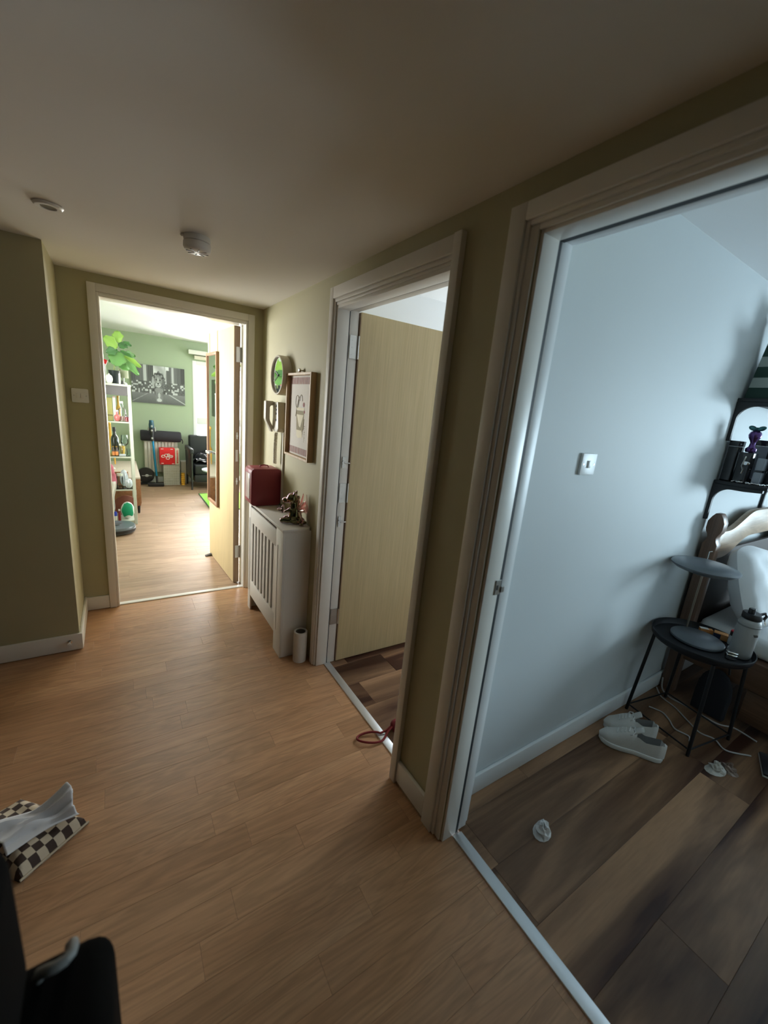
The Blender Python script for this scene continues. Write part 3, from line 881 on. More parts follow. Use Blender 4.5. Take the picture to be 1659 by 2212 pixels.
# red lead at the middle threshold
LEAD = mat('red_rope', srgb(128, 34, 36), .7, bump=.2, scale=200)
t = thing('dog_lead', 'red rope lead with a loop lying over the middle threshold', 'lead', (.05, -1.84, 0))
loop = []
for k in range(22):
    a = .5 + (2 * PI - 1.0) * k / 21
    loop.append((.012 + .062 * math.cos(a + .0), -1.838 + .034 * math.sin(a) - .30 * (.062 * math.cos(a)), .0115 + .003 * math.sin(a * 2)))
pts = [(.135, -1.835, .03)] + [(.10, -1.84, .018)] + loop + [(.10, -1.852, .022), (.135, -1.842, .034)]
B().tube(pts, .0052, 8).out('loop', LEAD, t)
q = B(); q.ell((.152, -1.838, .034), (.030, .022, .024)); q.ell((.178, -1.842, .03), (.024, .026, .022)); q.ell((.168, -1.862, .026), (.022, .018, .018)); q.box(.13, .2, -1.87, -1.82, .004, .022)
q.out('bundle', mat('red_nylon', srgb(120, 30, 40), .55, bump=.3, scale=60), t, remesh=.006)
B().tube([(.15, -1.90, .0065), (.17, -1.935, .0065), (.21, -1.955, .0065), (.25, -1.94, .0065), (.30, -1.90, .0065), (.24, -1.86, .0085), (.19, -1.85, .0125)], .0052, 8).out('tail', LEAD, t)
q = B(); q.tube([(.180, -1.82, .050), (.205, -1.815, .058), (.23, -1.822, .05), (.22, -1.835, .04)], .006, 8); q.out('clip', CHROME, t)

# checked pouch with a plastic bag on it
def checker_mat(name, ca, cb, sx):
    m = bpy.data.materials.new(name); m.use_nodes = True
    nt = m.node_tree; b_ = nt.nodes['Principled BSDF']; b_.inputs['Roughness'].default_value = .75
    uv = nt.nodes.new('ShaderNodeUVMap'); uv.uv_map = 'flat'
    ck = nt.nodes.new('ShaderNodeTexChecker'); ck.inputs['Scale'].default_value = sx
    ck.inputs[1].default_value = tuple(ca) + (1,); ck.inputs[2].default_value = tuple(cb) + (1,)
    nt.links.new(uv.outputs[0], ck.inputs[0]); nt.links.new(ck.outputs[0], b_.inputs['Base Color'])
    return m


CHK = checker_mat('brown_cream_check', srgb(62, 44, 34), srgb(205, 190, 165), 1.0)
t = thing('checked_pouch', 'brown and cream checked fabric pouch lying on the hall floor', 'pouch', (-1.24, -1.68, 0))
A_, B_, C_, D_ = Vector((-1.078, -1.712, 0)), Vector((-1.245, -1.835, 0)), Vector((-1.47, -1.60, 0)), Vector((-1.285, -1.515, 0))
rn = random.Random(4)


def pouch(u, v):
    p_ = A_.lerp(B_, u).lerp(D_.lerp(C_, u), v)
    e = min(1, 4 * min(u, 1 - u, v, 1 - v) + .0)
    z = .004 + .046 * math.sqrt(max(0, 1 - (1 - e) ** 2)) + .006 * math.sin(9 * u + 3 * v) * e
    return (p_.x, p_.y, z)


q = B(); q.grid(pouch, 30, 30)
n0 = len(q.v)
q.add([(p_.x, p_.y, .001) for p_ in (A_, B_, C_, D_)], [(3, 2, 1, 0)])
po = q.out('pouch', CHK, t)
me = po.data
uvl = me.uv_layers.new(name='flat')
ABv, ADv = (B_ - A_), (D_ - A_)
for lp in me.loops:
    co = me.vertices[lp.vertex_index].co + Vector((-1.24, -1.68, 0))
    d_ = co - A_; d_.z = 0
    uvl.data[lp.index].uv = (d_.dot(ABv.normalized()) / .0245, d_.dot(Vector((-ABv.y, ABv.x, 0)).normalized()) / .0245)
B().tube([tuple(pouch(u / 10, .0)[:2]) + (.009,) for u in range(11)], .004, 6).out('zip_edge', mat('cream_piping', srgb(200, 186, 160), .6), t)
WPB = mat('white_polythene', (0.84, 0.86, 0.90), .32, var=.04, scale=8)


def sheet(u, v):
    A0, R0, L0, L1 = Vector((-1.140, -1.622, .125)), Vector((-1.098, -1.712, .062)), Vector((-1.375, -1.640, .066)), Vector((-1.275, -1.775, .064))
    a_ = A0.lerp(R0, v); b_ = L0.lerp(L1, v)
    p_ = a_.lerp(b_, u)
    env = math.sin(PI * min(1, max(0, v))) ** .6
    z = p_.z - .035 * math.sin(PI * u) * (1 - v) + env * (.012 * math.sin(17 * v + 2.5 * u) + .008 * math.sin(31 * v - 4 * u + 1) + .006 * math.sin(9 * u + 3 * v)) + .010 * env
    return (p_.x + .008 * math.sin(6 * v + 4 * u), p_.y - .010 * math.sin(5 * u + 2 * v), max(z, .0665))


tag(B().grid(sheet, 36, 24).out('plastic_bag', WPB, None, origin=(-1.24, -1.66, .05), thick=.0012), 'crumpled white plastic bag on top of the checked pouch', 'plastic bag')

# dark luggage in the near corner
BLK = mat('black_nylon', (0.005, 0.0045, 0.004), .9, bump=.1, scale=120, spec=.08)
t = thing('suitcase', 'black upright suitcase in the dark near corner', 'suitcase', (-1.22, -2.79, 0))
B().box(-1.50, -.960, -2.985, -2.628, .03, .785).out('body', BLK, t, bevel=.03, bseg=4)
for x_ in (-1.45, -1.0):
    for y_ in (-2.95, -2.67):
        B().cyl((x_ - .012, y_, .0265), .026, .024, 'X', 14).out('wheel', BPL, t)
hp = [(-1.008, -2.640, .786), (-1.005, -2.645, .795), (-1.004, -2.652, .798), (-1.0055, -2.659, .799), (-1.011, -2.664, .799), (-1.020, -2.666, .799), (-1.030, -2.664, .798), (-1.037, -2.661, .794), (-1.039, -2.660, .786)]
q = B(); q.tube(hp, .0068, 12)
q.out('grab_handle', mat('grey_rubber', (0.25, 0.245, 0.23), .5), t)
t = thing('backpack', 'black backpack sitting on top of the black suitcase', 'backpack', (-1.25, -2.79, .789))
B().box(-1.47, -1.045, -2.96, -2.64, .789, 1.02).out('body', BLK, t, bevel=.035, bseg=5)
B().box(-1.40, -1.12, -2.6395, -2.605, .80, .93).out('front_pocket', BLK, t, bevel=.015, bseg=3)
q = B(); q.tube([(-1.17, -2.78, 1.021), (-1.17, -2.78, 1.05), (-1.21, -2.78, 1.06), (-1.25, -2.78, 1.05), (-1.25, -2.78, 1.021)], .008, 8)
q.out('top_handle', BLK, t)

# ================================================================== BEDROOM OBJECTS
# sneakers
CANV = mat('off_white_canvas', (0.60, 0.59, 0.56), .85, bump=.15, scale=150)
SOLE = mat('white_rubber', (0.68, 0.68, 0.66), .55)
INNR = mat('grey_lining', (0.20, 0.20, 0.20), .9)


def outline(s):
    """half width left, right of a sole at s (0 heel .. 1 toe)"""
    k = [(0, .0), (.03, .018), (.1, .028), (.25, .031), (.45, .031), (.65, .041), (.8, .043), (.9, .036), (.97, .020), (1, .0)]
    for (a, wa), (b_, wb) in zip(k, k[1:]):
        if s <= b_:
            f = (s - a) / (b_ - a)
            f = math.sin(f * PI / 2) if a == 0 else (1 - math.cos(f * PI / 2) if b_ == 1 else f)
            return wa + (wb - wa) * f
    return 0


def make_sneaker(label, heel, toe, group):
    d_ = Vector(toe) - Vector(heel); Ln = d_.length
    a = math.atan2(d_.y, d_.x)
    t = thing('sneaker', label, 'shoe', (heel[0], heel[1], 0), group)
    t.rotation_euler = (0, 0, a)
    NS = 26
    ss = [i / NS for i in range(NS + 1)]
    pl = [(s * Ln, outline(s) * 1.25 + .0012) for s in ss] + [(s * Ln, -outline(s) * 1.25 - .0012) for s in reversed(ss[1:-1])]
    q = B(); q.prism(pl, .001, .024, 'Z'); q.out('sole', SOLE, t, local=True, bevel=.004)
    hk = [(0, .090), (.06, .096), (.16, .088), (.32, .080), (.45, .098), (.55, .110), (.68, .090), (.80, .066), (.92, .054), (1, .034)]

    def hgt(s):
        for (a_, x_), (b_, y_) in zip(hk, hk[1:]):
            if s <= b_:
                return x_ + (y_ - x_) * (s - a_) / (b_ - a_)
        return .03
    M_ = 7
    vs_, fs = [], []
    per = 3 * M_ + 1
    for s in ss:
        w_ = 1.12 * outline(min(max(s, .012), .988)); h_ = hgt(s)
        op = 1.0 if .05 < s < .46 else (0.0)
        row = []
        for j in range(per):
            if op:
                rw = w_ * .80
                if j <= M_:
                    f = j / M_; y_ = -(w_ + (rw - w_) * f ** 1.6); z_ = .022 + (h_ - .022) * f
                elif j >= 2 * M_:
                    f = (per - 1 - j) / M_; y_ = (w_ + (rw - w_) * f ** 1.6); z_ = .022 + (h_ - .022) * f
                else:
                    f = (j - M_) / M_; y_ = -rw * .93 + 2 * rw * .93 * f; z_ = h_ - (h_ - .030) * min(1, 6 * min(f, 1 - f))
            else:
                th = PI * j / (per - 1)
                y_ = -w_ * math.copysign(abs(math.cos(th)) ** .7, math.cos(th)); z_ = .022 + (h_ - .022) * math.sin(th) ** .75
            row.append((s * Ln, y_, z_))
        vs_ += row
    for i in range(NS):
        for j in range(per - 1):
            fs.append((i * per + j, i * per + j + 1, (i + 1) * per + j + 1, (i + 1) * per + j))
    fs.append(tuple(range(per))); fs.append(tuple(NS * per + j for j in range(per - 1, -1, -1)))
    q = B(); q.add(vs_, fs, True)
    for i in range(NS):
        if .05 < ss[i] < .46 and ss[i + 1] < .46:
            for j in range(M_, 2 * M_):
                q.mi[i * (per - 1) + j] = 1
    q.out('upper', [CANV, INNR], t, local=True)
    q = B()
    for k in range(5):
        s = .50 + .055 * k; h_ = hgt(s) + .002
        q.tube([(s * Ln, -.020, h_ - .008), (s * Ln + .004, 0, h_ + .001), (s * Ln + .008, .020, h_ - .008)], .0026, 6)
    for sg in (-1, 1):
        q.tube([(.50 * Ln, 0, hgt(.5) + .004), (.49 * Ln, sg * .018, hgt(.5) + .010), (.53 * Ln, sg * .034, hgt(.5) - .002), (.56 * Ln, sg * .026, hgt(.5) - .012)], .0024, 6)
    q.out('laces', SOLE, t, local=True)
    q = B()
    q.grid(lambda u, v: ((.44 + .07 * (1 - v)) * Ln - .02 * v * v, (u - .5) * .040, .092 + .034 * v + .006 * math.sin(u * PI)), 8, 6)
    q.out('tongue', CANV, t, local=True, thick=.005)
    return t


make_sneaker('off-white lace-up sneaker lying nearer the doorway of the pair', (1.215, -2.592), (1.075, -2.348), 'pair of off-white sneakers')
make_sneaker('off-white lace-up sneaker nearer the skirting of the pair', (1.325, -2.505), (1.175, -2.316), 'pair of off-white sneakers')

# tissues
TIS = mat('white_tissue', (0.72, 0.72, 0.72), .9)


def crumple(name, label, cat, c, r, m, seed, z=.0):
    rn_ = random.Random(seed)
    t_ = thing(name, label, cat, (c[0], c[1], 0))
    q_ = B()
    NU, NV = 13, 6
    jit = [[.62 + .55 * rn_.random() for _ in range(NU)] for _ in range(NV + 1)]
    el = 1 + .5 * rn_.random(); a0 = rn_.random() * 6.28

    def f(u, v):
        i_, j_ = int(round(u * NU)) % NU, int(round(v * NV))
        a_ = 2 * PI * i_ / NU; th = PI * .5 * (1 - j_ / NV)
        k_ = r * (jit[j_][i_] if j_ < NV else 1.2)
        x_, y_ = k_ * el * math.cos(th) * math.cos(a_) , k_ * math.cos(th) * math.sin(a_) * .8
        return (c[0] + x_ * math.cos(a0) - y_ * math.sin(a0), c[1] + x_ * math.sin(a0) + y_ * math.cos(a0), max(.0012, .0015 + k_ * 1.25 * math.sin(th)))
    q_.grid(lambda u, v: f(u, v), NU, NV, smooth=False)
    q_.out('sheet', m, t_)
    return t_


crumple('tissue', 'crumpled white tissue alone on the bedroom floor near the threshold', 'tissue', (.375, -2.528), .034, TIS, 3)
crumple('sweet_wrapper', 'torn white and foil wrapper on the bedroom floor in front of the round table', 'wrapper', (1.395, -2.745), .036, mat('dull_wrapper', (0.5, 0.48, 0.44), .5), 9)
crumple('crisp_packet', 'small crumpled brown packet beside the torn wrapper', 'wrapper', (1.455, -2.775), .032, mat('brown_foil', (0.25, 0.19, 0.16), .35, .3), 12)

# dark tablet on floor right
t = thing('tablet', 'dark flat tablet with a pale edge on the floor at the right edge', 'tablet', (1.62, -2.90, 0))
q = B(); q.M = Matrix.Translation((1.68, -2.90, 0)) @ Matrix.Rotation(.35, 4, 'Z'); q.box(-.09, .09, -.06, .06, .008, .020); q.out('screen', BPL, t, bevel=.004)
q = B(); q.M = Matrix.Translation((1.68, -2.90, 0)) @ Matrix.Rotation(.35, 4, 'Z'); q.box(-.092, .092, -.062, .062, .001, .0078); q.out('case', mat('pale_case', (0.5, 0.48, 0.45), .5), t, bevel=.002)

# round tray table
tc = Vector((1.575, -2.497, 0))
t = thing('tray_table', 'round black metal tray table beside the bed', 'side table', tuple(tc))
ZT = .50
B().lathe([(0, ZT - .004), (.206, ZT - .004), (.213, ZT + .004), (.217, ZT + .026), (.219, ZT + .026), (.221, ZT + .022), (.216, ZT - .004), (.210, ZT - .010), (0, ZT - .010)], (tc.x, tc.y, 0), 48).out('tray', BLKM, t)
feet = [Vector((1.437, -2.305, 0)), Vector((1.371, -2.637, 0)), Vector((1.712, -2.695, 0)), Vector((1.778, -2.362, 0))]
tops = []
for f in feet:
    d_ = (f - tc); d_.z = 0
    tp = tc + d_ * .86; tp.z = ZT - .006
    tops.append(tp)
    B().tube([f + Vector((0, 0, .002)), tp], .0085, 10).out('leg', BLKM, t)
for k in range(4):
    a, b_ = feet[k], feet[(k + 1) % 4]
    up_ = Vector((0, 0, .035))
    B().tube([a.lerp(tops[k], .07), b_.lerp(tops[(k + 1) % 4], .07)], .0042, 8).out('stretcher', BLKM, t)

# mushroom lamp
LG = mat('dark_grey_lacquer', (0.115, 0.132, 0.148), .30, var=.03)
t = thing('table_lamp', 'dark grey mushroom lamp with a flat disc shade on the round table', 'lamp', (1.62, -2.44, .504))
lb = (1.597, -2.472, ZT - .0035)
B().lathe([(0, .0005), (.112, .0005), (.118, .005), (.118, .014), (.112, .019), (0, .019)], lb, 40).out('base', LG, t)
px, py = 1.676, -2.392
B().cyl((px, py, ZT + .015), .0050, .372, 'Z', 12).out('pole', mat('bronze_pole', (0.30, 0.25, 0.2), .35, .8), t)
sh = (1.590, -2.418, .885)
B().lathe([(0, -.024), (.05, -.025), (.095, -.021), (.130, -.010), (.147, .004), (.148, .010), (.138, .018), (.10, .027), (.05, .032), (0, .034)], sh, 48).out('shade', LG, t)
B().tube([(px, py, .88), (px, py, .955), (px + .012, py - .008, .958)], .0022, 6).out('pull_wire', STEEL, t)

# water bottle
t = thing('water_bottle', 'tall frosted grey water bottle with a black screw lid on the round table', 'bottle', (1.635, -2.655, .497))
wb = (1.632, -2.642, ZT - .0035)
FB = mat('frosted_bottle', (0.33, 0.33, 0.325), .45)
B().lathe([(0, .001), (.040, .001), (.045, .008), (.046, .150), (.045, .185), (.040, .2), (.034, .205), (0, .205)], wb, 32).out('body', FB, t)
B().lathe([(.0462, .17), (.0475, .172), (.0475, .176), (.0462, .178)], wb, 32).out('band', mat('smoke_band', (0.2, 0.2, 0.2), .5), t)
B().lathe([(.037, .2055), (.039, .208), (.039, .232), (.036, .236), (.0, .236)], wb, 28).out('lid', BPL, t)
B().lathe([(.014, .2365), (.014, .256), (.012, .259), (0, .259)], (wb[0] - .008, wb[1] + .004, wb[2]), 18).out('spout', BPL, t)
q = B(); q.tube([(wb[0] + .032, wb[1] - .018, wb[2] + .228), (wb[0] + .055, wb[1] - .032, wb[2] + .236), (wb[0] + .062, wb[1] - .038, wb[2] + .222), (wb[0] + .05, wb[1] - .034, wb[2] + .205)], .006, 8)
q.out('carry_loop', BPL, t)
q = B(); q.tube([(wb[0] + .052, wb[1] - .037, wb[2] + .205), (wb[0] + .056, wb[1] - .042, wb[2] + .185), (wb[0] + .050, wb[1] - .046, wb[2] + .182), (wb[0] + .047, wb[1] - .040, wb[2] + .20)], .003, 6, closed=True)
q.out('carabiner', CHROME, t)
q = B()
for k in range(5):
    a = math.radians(232 + k * 6)
    q.M = Matrix.Translation((wb[0] + .0462 * math.cos(a), wb[1] + .0462 * math.sin(a), wb[2] + .135)) @ Matrix.Rotation(a, 4, 'Z') @ Matrix.Rotation(.5, 4, 'X')
    q.box(-.0005, .0004, -.0012, .0012, -.007, .007)
q.out('printed_mark', BPL, t)
# small silver case
t = thing('earphone_case', 'small shiny silver box at the front edge of the round table', 'case', (1.535, -2.63, .497))
q = B(); q.M = Matrix.Translation((1.553, -2.632, ZT - .003)) @ Matrix.Rotation(.5, 4, 'Z'); q.box(-.018, .018, -.021, .021, .0005, .028); q.out('body', CHROME, t, bevel=.006, bseg=3)
q = B(); q.M = Matrix.Translation((1.553, -2.632, ZT - .003)) @ Matrix.Rotation(.5, 4, 'Z'); q.box(-.0185, .0185, -.0215, .0215, .0285, .041); q.out('lid', CHROME, t, bevel=.005, bseg=3)
# little red capped jar
t = thing('red_capped_jar', 'small clear jar with a red and black cap behind the water bottle', 'jar', (1.735, -2.585, .497))
jr = (1.735, -2.580, ZT - .0035)
B().lathe([(0, .001), (.018, .001), (.019, .004), (.019, .045), (.015, .052), (0, .052)], jr, 20).out('jar', mat('cloudy_plastic', (0.4, 0.42, 0.43), .3), t)
B().lathe([(.0185, .0525), (.0185, .074), (0, .074)], jr, 20).out('cap', BPL, t)
B().lathe([(.0183, .0745), (.017, .079), (0, .079)], jr, 20).out('cap_top', mat('red_cap', srgb(170, 30, 44), .4), t)
t = thing('medicine_packet', 'orange and white packet lying behind the lamp base', 'packet', (1.73, -2.44, .497))
q = B(); q.M = Matrix.Translation((1.750, -2.458, ZT - .003)) @ Matrix.Rotation(-.9, 4, 'Z'); q.box(-.030, .030, -.012, .012, .001, .024); q.out('carton', mat('orange_card', srgb(205, 140, 80), .6), t, bevel=.001, bseg=1)
q = B(); q.M = Matrix.Translation((1.750, -2.458, ZT - .003)) @ Matrix.Rotation(-.9, 4, 'Z'); q.box(-.0302, .010, -.0122, .0122, .0241, .0247); q.out('white_flap', mat('white_card', (0.7, 0.7, 0.68), .6), t)
t = thing('tan_carton', 'tan carton with a dark blue end beside the red capped jar', 'carton', (1.735, -2.53, .497))
q = B(); q.M = Matrix.Translation((1.748, -2.525, ZT - .003)) @ Matrix.Rotation(-1.3, 4, 'Z'); q.box(-.03, .03, -.02, .02, .001, .034); q.out('carton', mat('tan_card', srgb(178, 124, 72), .6), t, bevel=.001, bseg=1)
q = B(); q.M = Matrix.Translation((1.748, -2.525, ZT - .003)) @ Matrix.Rotation(-1.3, 4, 'Z'); q.box(-.0305, .0, -.0212, -.0202, .004, .03); q.out('blue_end', mat('navy_card', srgb(24, 40, 66), .5), t)
t = thing('lip_balm', 'tiny white pot on the round table between silver box and lamp base', 'pot', (1.66, -2.60, .497))
B().lathe([(0, .001), (.016, .001), (.016, .012), (.014, .016), (0, .016)], (1.668, -2.600, ZT - .0035), 18).out('pot', SOLE, t)
# cables under the table
CAB = mat('white_cable', (0.42, 0.41, 0.40), .5)
cl = [[(1.80, -2.30, .02), (1.76, -2.34, .006), (1.74, -2.38, .005), (1.72, -2.44, .005), (1.66, -2.53, .005), (1.62, -2.60, .005), (1.64, -2.66, .005), (1.60, -2.72, .005), (1.68, -2.80, .005)],
      [(1.82, -2.31, .09), (1.80, -2.33, .03), (1.795, -2.38, .005), (1.80, -2.45, .005), (1.797, -2.53, .005), (1.80, -2.62, .005), (1.85, -2.68, .005), (1.84, -2.78, .005)],
      [(1.58, -2.36, .005), (1.60, -2.42, .005), (1.57, -2.47, .005), (1.52, -2.52, .005), (1.53, -2.58, .005), (1.49, -2.60, .005)]]
for k, pts in enumerate(cl):
    # catmull-rom
    P_ = [Vector(p) for p in pts]; sm = []
    for i in range(len(P_) - 1):
        p0, p1, p2, p3 = P_[max(i - 1, 0)], P_[i], P_[i + 1], P_[min(i + 2, len(P_) - 1)]
        for j in range(6):
            f = j / 6
            sm.append(.5 * ((2 * p1) + (p2 - p0) * f + (2 * p0 - 5 * p1 + 4 * p2 - p3) * f * f + (3 * p1 - p0 - 3 * p2 + p3) * f ** 3))
    sm.append(P_[-1])
    o = B().tube([(p.x, p.y, max(p.z, .0042)) for p in sm], .004, 6).out('charging_cable', CAB, None, origin=(1.75, -2.5, 0))
    tag(o, ['white charging cable nearest the table leg under the round table', 'white charging cable looped along the bed under the round table', 'shortest white charging cable in the middle under the round table'][k], 'cable', 'cables under the round table')
t = thing('storage_bag', 'black folded bag on the floor against the bed behind the round table', 'bag', (1.835, -2.56, 0))
q = B(); q.ell((1.845, -2.55, .15), (.022, .085, .145)); q.box(1.826, 1.864, -2.63, -2.47, .004, .14)
q.out('body', mat('black_cloth', (0.012, 0.013, 0.018), .9, bump=.2, scale=40), t, remesh=.009)
q = B(); q.tube([(1.845, -2.51, .292), (1.845, -2.52, .34), (1.845, -2.55, .35), (1.845, -2.58, .34), (1.845, -2.59, .285)], .006, 8); q.out('strap', BPL, t)

# bed
PINE = wood('aged_pine', srgb(118, 92, 76), srgb(88, 66, 54), srgb(136, 108, 92), .6, 1.2, .4, axis='Z', tone=.04)
PINEX = wood('aged_pine_rail', srgb(176, 150, 124), srgb(146, 120, 96), srgb(192, 168, 142), .6, 1.0, .4, axis='X', tone=.04)
t = thing('bed', 'pine bed with a shaped headboard post against the blue-grey wall', 'bed', (2.6, -3.3, 0))


def headpost(x0):
    yb_, yf = YB - .022, YB - .092
    prof = [(yf, .001), (yf, .955), (yf + .010, .975), (yf + .014, .995), (yf + .010, 1.010), (yf + .001, 1.026), (yf - .004, 1.045), (yf - .004, 1.085), (yf + .008, 1.115), (yf + .022, 1.135), (yb_ - .024, 1.135), (yb_ - .010, 1.115), (yb_ + .004, 1.085), (yb_ + .004, 1.045),
            (yb_ - .001, 1.026), (yb_ - .010, 1.010), (yb_ - .014, .995), (yb_ - .010, .975), (yb_, .955), (yb_, .001)]
    B().prism(prof, x0, x0 + .062, 'X').out('headboard_post', PINE, t, bevel=.003)


headpost(1.862); headpost(3.35)
# shaped head rail
prof = []
for k in range(33):
    f = k / 32
    x = 1.925 + (3.349 - 1.925) * f
    g = 1 - abs(2 * f - 1)
    z = .995 + .030 * (g > .0) + .105 * (3 * min(1, max(0, (g - .18) / .55)) ** 2 - 2 * min(1, max(0, (g - .18) / .55)) ** 3)
    prof.append((x, z))
prof2 = prof + [(x, z - .165) for x, z in reversed(prof)]
B().prism(prof2, YB - .075, YB - .042, 'Y').out('head_rail', PINEX, t, bevel=.004)
box(1.925, 3.349, YB - .062, YB - .048, .4205, .90).out('head_gap_sheet', mat('dark_gap_sheet', (.05, .035, .028), .6), t)  # dark sheet filling the gap under the head rail
box(1.925, 3.349, YB - .075, YB - .045, .30, .42).out('lower_rail', PINEX, t, bevel=.003)
BRN = wood('dark_pine_side', srgb(104, 76, 58), srgb(80, 56, 42), srgb(120, 90, 70), .6, 1.0, .45, axis='Y', tone=.04)
box(1.872, 1.898, -4.15, YB - .093, .24, .40).out('side_rail', BRN, t, bevel=.003)
box(3.372, 3.398, -4.15, YB - .093, .24, .40).out('side_rail', BRN, t, bevel=.003)
for ya_ in (-3.35, -4.05):
    box(1.880, 1.897, ya_, ya_ + .68, .05, .235).out('drawer_front', BRN, t, bevel=.003)
for x_ in (1.865, 3.345):
    box(x_, x_ + .06, -4.22, -4.152, .001, .62).out('foot_post', PINE, t, bevel=.004)
box(1.926, 3.344, -4.205, -4.17, .2, .55).out('foot_rail', PINEX, t, bevel=.003)
box(1.90, 3.37, -4.145, YB - .10, .33, .398).out('base_slats', BRN, t)
FAB = mat('white_cotton', (0.66, 0.68, 0.70), .85, var=.03, scale=6, bump=.05)
tag(B().box(1.925, 3.37, -4.145, YB - .10, .401, .512).out('mattress', FAB, None, bevel=.04, bseg=4, origin=(2.63, -3.25, .40)), 'pale mattress on the pine bed', 'mattress')


def pillow(name, label, m, c, sx, sy, th, R_):
    Mx = Matrix.Translation(c) @ R_

    def f(u, v, sgn):
        x, y = u * 2 - 1, v * 2 - 1
        e = (1 - abs(x) ** 3.2) * (1 - abs(y) ** 3.2)
        k_ = 1 - .10 * (x * x * y * y)
        z = sgn * th * (max(0, e) ** .45) + .006 * math.sin(9 * x + 4 * y) * e + .004 * math.sin(14 * y - 6 * x) * e
        return Mx @ Vector((x * sx * (1 - .06 * y * y) * k_, y * sy * (1 - .06 * x * x) * k_, z))
    q_ = B(); q_.grid(lambda u, v: f(u, v, 1), 24, 20); q_.grid(lambda u, v: f(u, 1 - v, -1), 24, 20)
    return tag(q_.out(name, m, None, origin=c), label, 'pillow')


pillow('pillow', 'plump white pillow leaning on the headboard beside the post', FAB, Vector((2.135, -2.515, .735)), .29, .235, .085, Matrix.Rotation(.12, 4, 'Y') @ Matrix.Rotation(math.radians(68), 4, 'X'))
pillow('pillow', 'grey cushion leaning on the headboard right of the white pillow', mat('grey_cushion', (0.30, 0.33, 0.37), .85), Vector((2.62, -2.60, .700)), .18, .19, .07, Matrix.Rotation(math.radians(66), 4, 'X'))
# folded white bedding at the edge


def duvet(u, v):
    x = 1.915 + 1.40 * u
    return (x + .012 * math.sin(14 * v), -2.80 - 1.25 * v + .01 * math.sin(20 * u), .560 + .055 * math.sin(PI * min(1, .12 + u * 2.2)) ** .5 * (1 - .2 * v) + .012 * math.sin(11 * v + 9 * u) + .008 * math.sin(25 * u - 6 * v))


tag(B().grid(duvet, 36, 30).out('duvet', FAB, None, origin=(2.2, -3.3, .58), thick=.03), 'rumpled white duvet over the edge of the mattress', 'duvet')

# shelves
SHM = mat('black_shelf_board', (0.02, 0.022, 0.026), .5, var=.1)


def shelf(label, z, x0, x1, brs):
    t_ = thing('wall_shelf', label, 'shelf', ((x0 + x1) / 2, YB - .1, z), 'black bracket shelves over the bed')
    box(x0, x1, YB - .232, YB - .002, z, z + .018).out('board', SHM, t_, bevel=.002)
    for xb_ in brs:
        yw = YB - .001
        o_ = [(yw, z - .0005), (yw - .215, z - .0005), (yw - .215, z - .016), (yw - .14, z - .022)]
        for k in range(9):
            a = PI / 2 * k / 8
            o_.append((yw - .016 - .070 + .070 * math.sin(a), z - .022 - .070 + .070 * math.cos(a)))
        o_ += [(yw - .016, z - .205), (yw, z - .205)]
        B().prism(o_, xb_, xb_ + .022, 'X').out('bracket', SHM, t_, bevel=.001, bseg=1)
    return t_


shelf('upper black bracket shelf on the blue-grey wall holding the striped bag', 1.735, 1.83, 3.2, (1.832, 2.75))
shelf('lower black bracket shelf on the blue-grey wall holding black boxes', 1.300, 1.83, 3.2, (1.832, 2.72))

# upper shelf: striped bag and clear case
STR = stripes_mat('green_white_stripes', srgb(26, 58, 50), srgb(150, 160, 155), 2, .105, .52)
t = thing('striped_bag', 'tall green and white striped tapering gift bag on the upper shelf', 'bag', (1.93, YB - .12, 1.754))
q = B()
x0, x1, y0, y1, z0, z1 = 1.855, 2.02, -2.47, -2.285, 1.7535, 2.10
q.add([(x0, y0, z0), (x1, y0, z0), (x1, y1, z0), (x0, y1, z0), (x0 + .06, y0 + .09, z1), (x1 - .04, y0 + .09, z1), (x1 - .04, y1 - .02, z1), (x0 + .06, y1 - .02, z1)],
      [(0, 3, 2, 1), (4, 5, 6, 7), (0, 1, 5, 4), (1, 2, 6, 5), (2, 3, 7, 6), (3, 0, 4, 7)])
q.out('body', STR, t, bevel=.008)
q = B(); q.lathe([(.045, 0), (.055, .02), (.03, .05), (.05, .085), (0, .09)], (1.95, -2.345, 2.1005), 14); q.out('gathered_top', mat('dark_ruffle', (0.05, 0.05, 0.07), .8), t)
box(x0 + .030, x0 + .10, -2.459, -2.405, 1.93, 2.03).out('gold_label', mat('gold_label', srgb(150, 112, 60), .4, .5), t)
t = thing('acrylic_case', 'clear acrylic display case on the upper shelf at the right edge', 'display case', (2.06, YB - .2, 1.754))
ACR = glass('clear_acrylic', (.94, .98, .98), .3, .03)
q = B(); q.box(2.03, 2.034, -2.485, -2.33, 1.7535, 1.93); q.box(2.176, 2.18, -2.485, -2.33, 1.7535, 1.93); q.box(2.034, 2.176, -2.485, -2.481, 1.7535, 1.93); q.box(2.034, 2.176, -2.334, -2.33, 1.7535, 1.93); q.box(2.03, 2.18, -2.485, -2.33, 1.9301, 1.934)
q.out('panels', ACR, t)
q = B(); q.ell((2.10, -2.41, 1.815), (.045, .05, .06)); q.out('pale_ornament', mat('pearl_ornament', (0.6, 0.58, 0.66), .25), t)

# lower shelf things
GUN = mat('gloss_black', (0.012, 0.013, 0.016), .18, coat=.4)
zs = 1.3185


def bottle(name, label, cat, prof, c, m, cap=None, capm=None, group=None, seg=20):
    t_ = thing(name, label, cat, c, group)
    B().lathe(prof, c, seg).out('body', m, t_)
    if cap:
        B().lathe(cap, c, seg).out('cap', capm or GUN, t_)
    return t_


